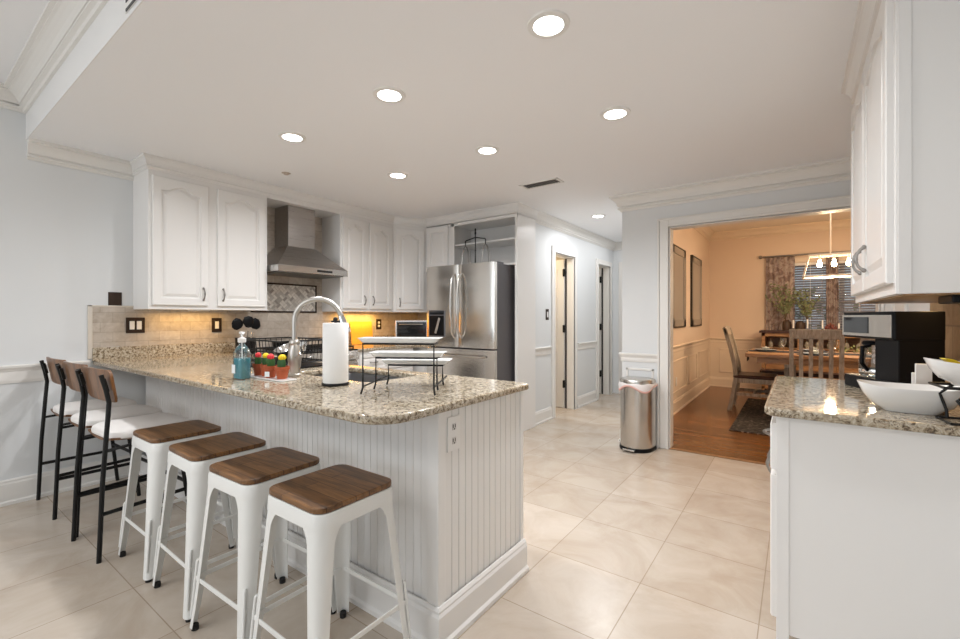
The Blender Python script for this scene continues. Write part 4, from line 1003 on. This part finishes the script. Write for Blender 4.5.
link('carafe_lid', MB().lathe([(.001, .198), (.054, .198), (.056, .205), (.05, .215), (.001, .218)], (.10, .075, 0), 24), BPLAST, ca, smooth=True)
link('carafe_handle', MB().tube([(.125, .03, .195), (.150, -.012, .19), (.152, -.016, .12), (.130, .02, .085)], .008), BPLAST, ca, smooth=True)
link('band', MB().lathe([(.0665, .072), (.0675, .076), (.0675, .084), (.0665, .088)], (.10, .075, 0), 28, False, False), CHROME, ca, smooth=True)

# ================================================================ WHITE BOWLS
def bowl(name, label, loc, rz, a, b_, h_, group=None):
    t = thing(name, label, 'bowl', loc, rz, group); lp = []
    def ring(k, kz, z, up=0): return [(a * k * math.copysign(abs(math.cos(q)) ** .72, math.cos(q)), b_ * k * math.copysign(abs(math.sin(q)) ** .72, math.sin(q)), z + up * (math.cos(q) ** 2)) for q in [2 * PI * i / 48 for i in range(48)]]
    P = [(.50, 0, 0), (.53, .004, 0), (.55, .008, 0), (.74, .3 * h_, .0), (.90, .66 * h_, .003), (1.0, h_, .012), (1.0, h_ + .003, .012), (.975, h_ - .001, .012), (.87, .66 * h_, .003), (.70, .32 * h_, 0), (.45, .10 * h_, 0), (.1, .08 * h_, 0)]
    for k, z, up in P: lp.append(ring(k, 1, z, up))
    link('body', MB().loft(lp), CER, t, smooth=True); return t
bowl('serving_bowl', 'large white boat-shaped bowl on the right worktop', (.315, 2.085, ZT), .04, .139, .088, .082)
bowl('snack_bowl', 'white bowl of wrapped snacks on the black stand, upper one', (.452, 1.95, ZT + .115), .10, .125, .08, .066)
t = thing('bowl_stand', 'black metal stand carrying the upper white bowl', 'stand', (.452, 1.95, ZT), .10)
link('frame', MB().tube([(-.085, -.055, 0.004), (.10, -.055, 0.004), (.10, .055, .004), (-.085, .055, .004)], .004, 8, True)
     .tube([(-.06, -.055, .004), (-.048, -.070, .03), (-.075, -.066, .075), (-.045, -.062, .108), (-.10, -.058, .111)], .0045, 8)
     .tube([(-.06, .055, .004), (-.06, .062, .03), (-.075, .062, .08), (-.045, .058, .110)], .0045, 8)
     .tube([(-.10, -.058, .111), (.09, -.058, .111), (.09, .058, .111), (-.10, .058, .111)], .0045, 8, True)
     .tube([(.09, .055, .004), (.09, .058, .111)], .0045, 8).tube([(.09, -.055, .004), (.09, -.058, .111)], .0045, 8), BLACK, t, smooth=True)
sn = [((.39, 1.94), (.80, .60, .03), .3, 'yellow'), ((.425, 1.965), (.30, .05, .09), 1.1, 'dark red'), ((.45, 1.93), (.80, .80, .80), 2.0, 'silver'), ((.49, 1.96), (.75, .55, .05), .6, 'golden'), ((.52, 1.945), (.12, .35, .10), 1.7, 'green'), ((.455, 1.985), (.82, .78, .80), .9, 'pale pink')]
for i, ((x, y), c, a, cn) in enumerate(sn):
    t = thing('snack_packet', cn + ' wrapped snack packet in the upper white bowl', 'snack', (x, y, ZT + .182 + .006 * (i % 3)), a, 'snack packets in the bowl')
    lp = []
    for k in range(7):
        u = k / 6; hh = .010 * math.sin(PI * u) + .0012; ww = .017 - .002 * math.sin(PI * u)
        lp.append([(-.03 + .06 * u, ww * math.cos(q), hh * math.sin(q)) for q in [2 * PI * j / 12 for j in range(12)]])
    link('wrapper', MB().loft(lp).xf(Matrix.Rotation((.5, -.3, .7, .1, -.4, .2)[i], 4, 'Y')), mat('wrapper_%d' % i, c, .3, coat=.4), t, smooth=True)
t = thing('napkin_holder', 'white upright holder standing behind the bowls', 'napkin holder', (.368, 2.235, ZT), .25)
link('panel', MB().box((-.024, -.014, 0), (.024, -.009, .155)), CER, t, 0.002)
link('panel', MB().box((-.024, .009, 0), (.024, .014, .12)), CER, t, 0.002)
link('base', MB().box((-.024, -.014, 0), (.024, .014, .008)), CER, t, 0.002)

# ================================================================ DINING ROOM
tag(link('area_rug', MB().box((-.60, 5.44, .004), (2.2, 7.75, .012)), mat('rug_dark', (.055, .045, .04), .95), None, .002), 'dark patterned rug under the dining table', 'rug')
RM = MATS['rug_dark']; N, L = nodes(RM); p = N['Principled BSDF']; mp = mapping(N, L, scale=(9, 40, 1)); n = N.new('ShaderNodeTexNoise'); n.inputs['Scale'].default_value = 2.2; n.inputs['Detail'].default_value = 3
L.new(mp.outputs[0], n.inputs['Vector']); r = ramp(N, [(.44, (.012, .011, .011)), (.54, (.03, .026, .024)), (.64, (.24, .20, .16))]); L.new(n.outputs['Fac'], r.inputs[0]); L.new(r.outputs[0], p.inputs['Base Color'])
ZR = .0125
t = thing('dining_table', 'rustic wooden trestle dining table in the dining room', 'table', (.55, 6.80, ZR))
TW = 1.07
link('tabletop', MB().box((-TW, -.50, .735), (TW, .50, .78)), TABLEW, t, .006)
link('apron', MB().box((-TW + .12, -.42, .66), (TW - .12, -.39, .735)).box((-TW + .12, .39, .66), (TW - .12, .42, .735)), TABLEW, t)
for sx in (-1, 1):
    link('leg', MB().box((sx * .62 - .06, -.10, .06), (sx * .62 + .06, .10, .66)).box((sx * .62 - .05, -.30, 0), (sx * .62 + .05, .30, .07)).box((sx * .62 - .05, -.38, .62), (sx * .62 + .05, .38, .735)), FARM, t, .005)
link('stretcher', MB().box((-.70, -.03, .20), (.70, .03, .30)), FARM, t, .004)
def make_dchair():
    t = thing('dining_chair', 'x', 'chair')      # faces +y, rear at y=0
    for sx in (-1, 1):
        x = sx * .215; pts = [(0.0, 0), (.045, .22), (.075, .44), (.06, .60), (.015, .82), (-.055, 1.08)]
        m = MB(); m.loft([[(x - .02, y - .026, z), (x + .02, y - .026, z), (x + .02, y + .026, z), (x - .02, y + .026, z)] for y, z in pts])
        link('rear_leg', m, FARM, t, .003)
        link('front_leg', MB().box((x - .022, .46, 0), (x + .022, .505, .43)), FARM, t, .003)
        link('side_stretcher', MB().box((x - .012, .05, .20), (x + .012, .47, .24)), FARM, t, .002)
        link('apron', MB().box((x - .012, .08, .37), (x + .012, .47, .43)), FARM, t, .002)
    link('stretcher', MB().box((-.2, .26, .20), (.2, .285, .24)), FARM, t, .002)
    link('apron', MB().box((-.2, .475, .36), (.2, .50, .43)), FARM, t, .002)
    link('top_rail', MB().loft([[(-.235, y - .014, z), (.235, y - .014, z), (.235, y + .014, z), (-.235, y + .014, z)] for y, z in ((-.032, .99), (-.050, 1.055), (-.060, 1.095))]), FARM, t, .004)
    link('lower_rail', MB().box((-.2, .045, .50), (.2, .075, .545)), FARM, t, .002)
    for k in range(4):
        x = -.129 + .086 * k
        link('slat', MB().loft([[(x - .019, y - .007, z), (x + .019, y - .007, z), (x + .019, y + .007, z), (x - .019, y + .007, z)] for y, z in ((.06, .53), (.052, .66), (.010, .83), (-.035, 1.0))]), FARM, t, .002)
    link('seat', MB().loft([[(x * k, .27 + (y - .27) * k, z) for x, y in rrect(-.24, .04, .24, .52, .03)] for k, z in ((.98, .430), (1, .436), (1, .458), (.95, .470), (.5, .466))]), DARKW, t, smooth=True)
    return t
DC = make_dchair()
cl = [((-.725, 6.84), -PI / 2, 'weathered grey dining chair at the left end of the table, in profile'), ((.165, 5.92), 0, 'weathered grey slat-back dining chair seen from behind beyond the worktop'), ((.76, 5.92), 0, 'weathered grey dining chair half hidden by the coffee maker')]
for i, ((x, y), rz_, lb) in enumerate(cl):
    o = DC if i == 0 else copy_tree(DC); o.location = (x, y, ZR); o.rotation_euler.z = rz_; tag(o, lb, 'chair', 'dining chairs')
t = thing('dining_bench', 'dark-seated wooden bench on the far side of the dining table', 'bench', (.42, 7.52, ZR))
link('seat', MB().box((-.85, -.16, .42), (.85, .16, .47)), DARKW, t, .006)
for sx in (-1, 1): link('leg', MB().box((sx * .72 - .03, -.13, 0), (sx * .72 + .03, .13, .42)), FARM, t, .004)
ZTB = ZR + .781
# table settings
PG = mat('plate_grey', (.30, .32, .34), .25); NAP = mat('napkin_slate', (.05, .055, .07), .9)
runs = [((-.33, 6.80), 'placemat at the left table end'), ((.165, 6.47), 'placemat before the chair seen from behind'), ((.165, 7.12), 'placemat on the far side of the table'), ((.76, 6.47), 'placemat before the half-hidden chair')]
for i, ((x, y), nm) in enumerate(runs):
    tag(link('placemat', MB().lathe([(.001, 0), (.17, 0), (.17, .004), (.001, .004)], (x, y, ZTB + (.0035 if i == 0 else 0)), 28), NAP), 'round dark ' + nm, 'placemat', 'placemats on the dining table')
    t = thing('dinner_plate', 'grey dinner plate on the ' + nm, 'plate', (x, y, ZTB + (.008 if i == 0 else .0045)), 0, 'dinner plates')
    link('body', MB().lathe([(.001, 0), (.08, 0), (.125, .014), (.128, .018), (.08, .006), (.001, .005)], n=26), PG, t, smooth=True)
    nk = MB().lathe([(.012, 0), (.035, .01), (.05, .035), (.028, .03), (.01, .045), (.004, .02)], (x, y, ZTB + (.0155 if i == 0 else .012)), 9)
    tag(link('napkin', nk, mat('napkin_pale', (.55, .58, .55), .9), smooth=True), 'folded pale napkin on the plate on the ' + nm, 'napkin', 'folded napkins')
    gx, gy = x + .19, y + (.10 if y < 6.7 else -.08)
    t = thing('wine_glass', 'stemmed glass beside the ' + nm, 'glass', (gx, gy, ZTB), 0, 'stemmed glasses')
    link('body', MB().lathe([(.034, 0), (.032, .003), (.005, .006), (.004, .075), (.02, .09), (.036, .12), (.037, .15), (.030, .185)], n=18, cap1=False), GLASS, t, smooth=True)
tag(link('table_runner', MB().box((-.525, 6.66, ZTB), (1.55, 6.94, ZTB + .003)).box((-.53, 6.66, ZTB - .13), (-.526, 6.94, ZTB + .003)), mat('runner_dark', (.035, .04, .055), .9)), 'dark runner hanging over the left end of the dining table', 'table runner')
# remove the runner under the leftmost placemat overlap by thin lift of mats is kept in the numbers above
for k, (x, h_) in enumerate(((.45, .05), (.58, .07), (.70, .05))):
    t = thing('foliage_centrepiece', ['small green leaf clump on the dining table, left', 'small green leaf clump on the dining table, middle', 'small green leaf clump on the dining table, right'][k], 'decoration', (x, 6.80, ZTB + .004), 0, 'greenery on the dining table')
    m = MB()
    for j in range(26):
        a = random.uniform(0, 2 * PI); e_ = random.uniform(.1, 1.2); v = Vector((math.cos(a) * math.cos(e_), math.sin(a) * math.cos(e_), math.sin(e_))); q = v * random.uniform(.02, .08); s_ = v.cross(Vector((0, 0, 1))).normalized() * .012
        z0 = Vector((0, 0, .01)); m.loft([[q + z0, q + v * .015 + s_ + z0, q + v * .04 + z0, q + v * .015 - s_ + z0], [q + z0 + Vector((0, 0, .001)), q + v * .015 + s_ + z0 + Vector((0, 0, .001)), q + v * .04 + z0 + Vector((0, 0, .001)), q + v * .015 - s_ + z0 + Vector((0, 0, .001))]])
    link('leaves', m, mat('leaf_olive', (.16, .19, .07), .6), t)

# sideboard
SX0, SX1, SY = -.46, 1.45, 8.28
t = thing('sideboard', 'wooden sideboard with dark top under the dining window', 'sideboard', ((SX0 + SX1) / 2, 8.5, .004))
HW_ = (SX1 - SX0) / 2
link('top', MB().box((-HW_ - .03, -.25, .985), (HW_ + .03, .20, 1.02)), DARKW, t, .005)
b = MB().box((-HW_, .18, .12), (HW_, .20, .985)).box((-HW_, -.22, .50), (HW_, .18, .54)).box((-HW_, -.22, .10), (HW_, .18, .14)).box((-HW_, -.22, .93), (HW_, -.18, .985)).box((-HW_, -.22, .74), (HW_, .18, .755))
for k in range(5): x = -HW_ + (2 * HW_ - .05) * k / 4; b.box((x, -.22, 0), (x + .05, .19, .985))
link('body', b, TABLEW, t, .004)
for k in range(4):
    x = -HW_ + .05 + (2 * HW_ - .05) * k / 4; link('door', MB().box((x + .005, -.215, .145), (x + (2 * HW_ - .05) / 4 - .055, -.195, .495)), TABLEW, t, .003)
cnt = 0
for sh in (.7595, .5445):
    for x in (-.34, -.20, -.07, .125, .26, .40, .59, .73, .86):
        if cnt == 0:
            G0 = thing('wine_glass', 'upside-down stemmed glass on a sideboard shelf', 'glass', (x, 8.36, sh), 0, 'glasses in the sideboard')
            link('body', MB().lathe([(.028, 0), (.036, .04), (.034, .07), (.018, .095), (.004, .105), (.004, .15), (.03, .158)], n=16, cap0=False), mat('shelf_glassware', (.5, .46, .38), .1, trans=.5), G0, smooth=True)
        else: g = copy_tree(G0); g.location = (x, 8.36, sh)
        cnt += 1
ZS = 1.0255
for i, (x, r, h_, lb) in enumerate(((-.13, .062, .175, 'tall dark cylinder vase holding eucalyptus on the sideboard, left'), (.045, .068, .155, 'dark rounded vase holding eucalyptus on the sideboard, right'))):
    t = thing('dark_vase', lb, 'vase', (x, 8.46, ZS), 0)
    link('body', MB().lathe([(.001, 0), (r, 0), (r * 1.03, h_ * .5), (r * .95, h_ * .8), (r * .55, h_ * .93), (r * .5, h_), (r * .4, h_), (r * .4, h_ * .5), (.001, h_ * .4)], n=20), mat('vase_brown', (.05, .028, .018), .3), t, smooth=True)
def branches(name, label, loc, n, spread, hmin, hmax):
    t = thing(name, label, 'plant', loc); st = MB(); lf = MB()
    for j in range(n):
        a = random.uniform(0, 2 * PI); sp = random.uniform(.3, 1) * spread; H_ = random.uniform(hmin, hmax); pts = []
        for k in range(7):
            u = k / 6; pts.append(Vector((math.cos(a) * sp * u ** 1.6, math.sin(a) * sp * .35 * u ** 1.6, H_ * u)))
        st.tube(pts, .003, 5)
        for k in range(16):
            u = .30 + .70 * k / 15; i0 = min(5, int(u * 6)); q = pts[i0].lerp(pts[i0 + 1], u * 6 - i0)
            d_ = Vector((random.uniform(-1, 1), random.uniform(-.6, .6), random.uniform(-.3, .8))).normalized(); s_ = d_.cross(Vector((.2, 1, .1))).normalized() * .014; e_ = Vector((0, .001, 0))
            A = [q, q + d_ * .02 + s_, q + d_ * .055, q + d_ * .02 - s_]; lf.loft([A, [v + e_ for v in A]])
    link('stems', st, mat('stem_brown', (.1, .07, .04), .7), t); link('leaves', lf, mat('leaf_grey_green', (.17, .20, .10), .6), t); return t
branches('eucalyptus_branches', 'grey-green leafy branches standing in the left dark vase', (-.15, 8.46, ZS + .135), 13, .26, .34, .66)
branches('eucalyptus_branches', 'grey-green leafy branches standing in the right dark vase', (.13, 8.46, ZS + .12), 10, .20, .28, .55)
for i, (x, h_) in enumerate(((-.045, .17), (.13, .18), (.31, .17), (.50, .12))):
    t = thing('candlestick', ['white candle between the two dark vases', 'white candle right of the rounded dark vase', 'white candle in front of the window middle on the sideboard', 'short white candle nearest the coffee maker on the sideboard'][i], 'candle', (x, 8.33, ZS), 0, 'candles on the sideboard')
    link('holder', MB().lathe([(.001, 0), (.03, 0), (.03, .006), (.010, .012), (.010, .035), (.016, .04), (.001, .04)], n=14), BRONZE, t, smooth=True)
    link('candle', MB().tube([(0, 0, .04), (0, 0, h_)], .011, 12), CER, t, smooth=True)
t = thing('red_ornament', 'reddish round floral ornament on the sideboard', 'decoration', (.42, 8.47, ZS))
m = MB()
for j in range(60):
    v = Vector((random.gauss(0, 1), random.gauss(0, 1), abs(random.gauss(0, 1)))).normalized(); q = v * random.uniform(.05, .09) + Vector((0, 0, .03)); m.sphere(q, .012, 5)
link('blooms', m, mat('dried_red', (.22, .07, .06), .8), t, smooth=True)
link('pot', MB().lathe([(.001, 0), (.05, 0), (.06, .04), (.001, .04)], n=16), mat('vase_brown', (.05, .028, .018), .3), t, smooth=True)

# curtains, rod, blinds
t = thing('curtain_rod', 'pewter curtain rod with finial above the dining window', 'curtain rod', (.45, 8.742, 2.245))
link('rod', MB().tube([(-.93, 0, 0), (1.1, 0, 0)], .013, 12), PULL, t, smooth=True)
link('finial', MB().sphere((-.95, 0, 0), .03), PULL, t, smooth=True); link('finial', MB().sphere((1.12, 0, 0), .03), PULL, t, smooth=True)
link('bracket', MB().box((-.80, 0, -.01), (-.78, .056, .01)).box((.95, 0, -.01), (.97, .056, .01)), PULL, t)
CM = bpy.data.materials.new('curtain_floral'); CM.use_nodes = True; N, L = nodes(CM); p = N['Principled BSDF']; mp = mapping(N, L); n = N.new('ShaderNodeTexNoise'); n.inputs['Scale'].default_value = 9; n.inputs['Detail'].default_value = 4; n.inputs['Distortion'].default_value = 1.2
L.new(mp.outputs[0], n.inputs['Vector']); r = ramp(N, [(.40, (.22, .16, .15)), (.50, (.36, .29, .27)), (.60, (.46, .40, .37)), (.70, (.25, .18, .20))]); L.new(n.outputs['Fac'], r.inputs[0]); L.new(r.outputs[0], p.inputs['Base Color']); p.inputs['Roughness'].default_value = .9
def curtain(label, x0, x1, seed):
    t = thing('curtain', label, 'curtain', ((x0 + x1) / 2, 8.742, .05), 0, 'floral curtains'); hw = (x1 - x0) / 2; lo = []
    nz = 12; nx = 60
    for k in range(nz + 1):
        u = k / nz; z = 2.178 * u
        lo.append([(-hw + 2 * hw * i / nx, 0.017 * math.sin(i / nx * 2 * PI * 5.5 + seed) * (1 - .25 * u) + .004 * math.sin(7 * u + i * .3), z) for i in range(nx + 1)])
    link('cloth', MB().loft(lo, False, False, closed=False), CM, t, smooth=True, solid=.002); return t
curtain('floral curtain panel at the left end of the dining window', -.42, -.03, 0)
curtain('floral curtain panel in the middle of the dining window', .37, .52, 2)
t = thing('window_blind', 'slatted blind with many thin slats over the dining window', 'blinds', ((WX0 + WX1) / 2, 8.79, WZ0), 0)
b = MB()
for k in range(30):
    z = .02 + k * .0405; b.loft([[(x, y, z + dz_) for y, dz_ in ((-.019, -.015), (.019, .015), (.019, .0175), (-.019, -.0125))] for x in (-(WX1 - WX0) / 2 + .01, (WX1 - WX0) / 2 - .01)])
link('slats', b, mat('blind_slat', (.22, .22, .25), .5), t)
link('head_rail', MB().box((-(WX1 - WX0) / 2 + .005, -.025, 1.215), ((WX1 - WX0) / 2 - .005, .025, 1.255)), PLASTW, t, .002)
link('cords', MB().box((-.4, -.026, .0), (-.396, -.022, 1.22)).box((.2, -.026, .0), (.204, -.022, 1.22)).box((.6, -.026, .0), (.604, -.022, 1.22)), PLASTW, t)
# outdoor greenery seen through the blind
def bush(label, x, y, r):
    t = thing('garden_bush', label, 'bush', (x, y, -.3)); m = MB()
    for j in range(260):
        v = Vector((random.gauss(0, 1), random.gauss(0, 1), random.gauss(0, 1))).normalized() * r * random.uniform(.6, 1.05); v.z = v.z * 1.2 + r * 1.2
        d_ = Vector((random.gauss(0, 1), random.gauss(0, 1), random.gauss(0, 1))).normalized() * .13; s_ = d_.cross(Vector((0, 0, 1))).normalized() * .06; e_ = Vector((.0, .004, 0))
        A = [v - d_, v + s_, v + d_, v - s_]; m.loft([A, [q + e_ for q in A]])
    link('foliage', m, mat('bush_green', (.10, .22, .05), .7), t)
    link('trunk', MB().tube([(0, 0, 0), (0, 0, r)], .05), DARKW, t)
bush('green bush outside the dining window', .35, 11.2, .9)
struct('ground_outside', MB().box((-6, 9.0, -.35), (9, 22, -.30)), mat('lawn', (.10, .17, .05), .9))

# mirrors on the left dining wall
for i, (y0, y1) in enumerate(((5.80, 6.60), (7.06, 7.85))):
    t = thing('wall_mirror', ['tall framed mirror on the dining wall nearer the opening', 'tall framed mirror on the dining wall nearer the corner'][i], 'mirror', (-1.279, (y0 + y1) / 2, 1.10), 0, 'dining room mirrors')
    w2 = (y1 - y0) / 2; fm = MB()
    frame_yz(fm, 0, -w2, w2, 0, 1.06, 1, .014, .030)
    link('frame', fm, mat('mirror_edge', (.02, .018, .016), .3), t)
    f2 = MB(); frame_yz(f2, .001, -w2 + .02, w2 - .02, .02, 1.04, 1, .085, .028)
    link('border', f2, mat('mirror_border', (.42, .39, .35), .35, .5), t)
    link('mirror_glass', MB().box((.001, -w2 + .105, .105), (.018, w2 - .105, .955)), mat('mirror_glass', (.50, .485, .45), .3, .6), t)
# dining ceiling vent
t = thing('ceiling_vent', 'brown slotted air vent in the dining room ceiling', 'vent', (.22, 7.35, ZH), 0)
link('frame', MB().box((-.2, -.07, -.008), (.2, .07, 0)), mat('vent_brown', (.36, .22, .12), .6), t, .002)
link('slot', MB().box((-.17, -.045, -.010), (.17, -.03, -.007)).box((-.17, -.01, -.010), (.17, .005, -.007)).box((-.17, .03, -.010), (.17, .045, -.007)), BRONZE, t)

# chandelier
t = thing('linear_chandelier', 'rectangular open-frame chandelier with bare bulbs over the dining table', 'chandelier', (.62, 6.60, 1.72))
SIL = mat('chandelier_silver', (.78, .72, .64), .35, .3)
fr = MB(); A = [(-.56, -.14, 0), (.56, -.14, 0), (.56, .14, 0), (-.56, .14, 0)]; B = [(-.50, -.09, .25), (.50, -.09, .25), (.50, .09, .25), (-.50, .09, .25)]
for P_ in (A, B):
    for i in range(4): fr.bar(P_[i], P_[(i + 1) % 4], .020, .020)
for a, b_ in zip(A, B): fr.bar(a, b_, .018, .018, (0, 1, 0))
fr.bar((-.5, 0, .25), (.5, 0, .25), .02, .02)
link('frame', fr, SIL, t, .002)
link('stem', MB().tube([(-.30, 0, .25), (-.30, 0, 1.0)], .007).tube([(.30, 0, .25), (.30, 0, 1.0)], .007), SIL, t, smooth=True)
link('canopy', MB().box((-.36, -.06, 1.0), (.36, .06, 1.02)), SIL, t, .004)
BUL = mat('bulb_glow', (1, .85, .6), .3, emit=(1.0, .78, .45), estr=40)
for k in range(7):
    x = -.40 + .1333 * k
    s_ = link('socket', MB().tube([(x, 0, .25), (x, 0, .20)], .014, 12), SIL, t, smooth=True)
    link('bulb', MB().lathe([(.012, -.0), (.016, -.02), (.024, -.045), (.027, -.062), (.019, -.082), (.001, -.088)], (x, 0, .20), 16), BUL, s_, smooth=True)
for x in (-.3, .1, .4):
    l = bpy.data.lights.new('bulb_light', 'POINT'); l.energy = 20; l.color = (1, .70, .42); l.shadow_soft_size = .05
    o = bpy.data.objects.new('bulb_light', l); COL.objects.link(o); o.location = (.62 + x, 6.60, 1.70)
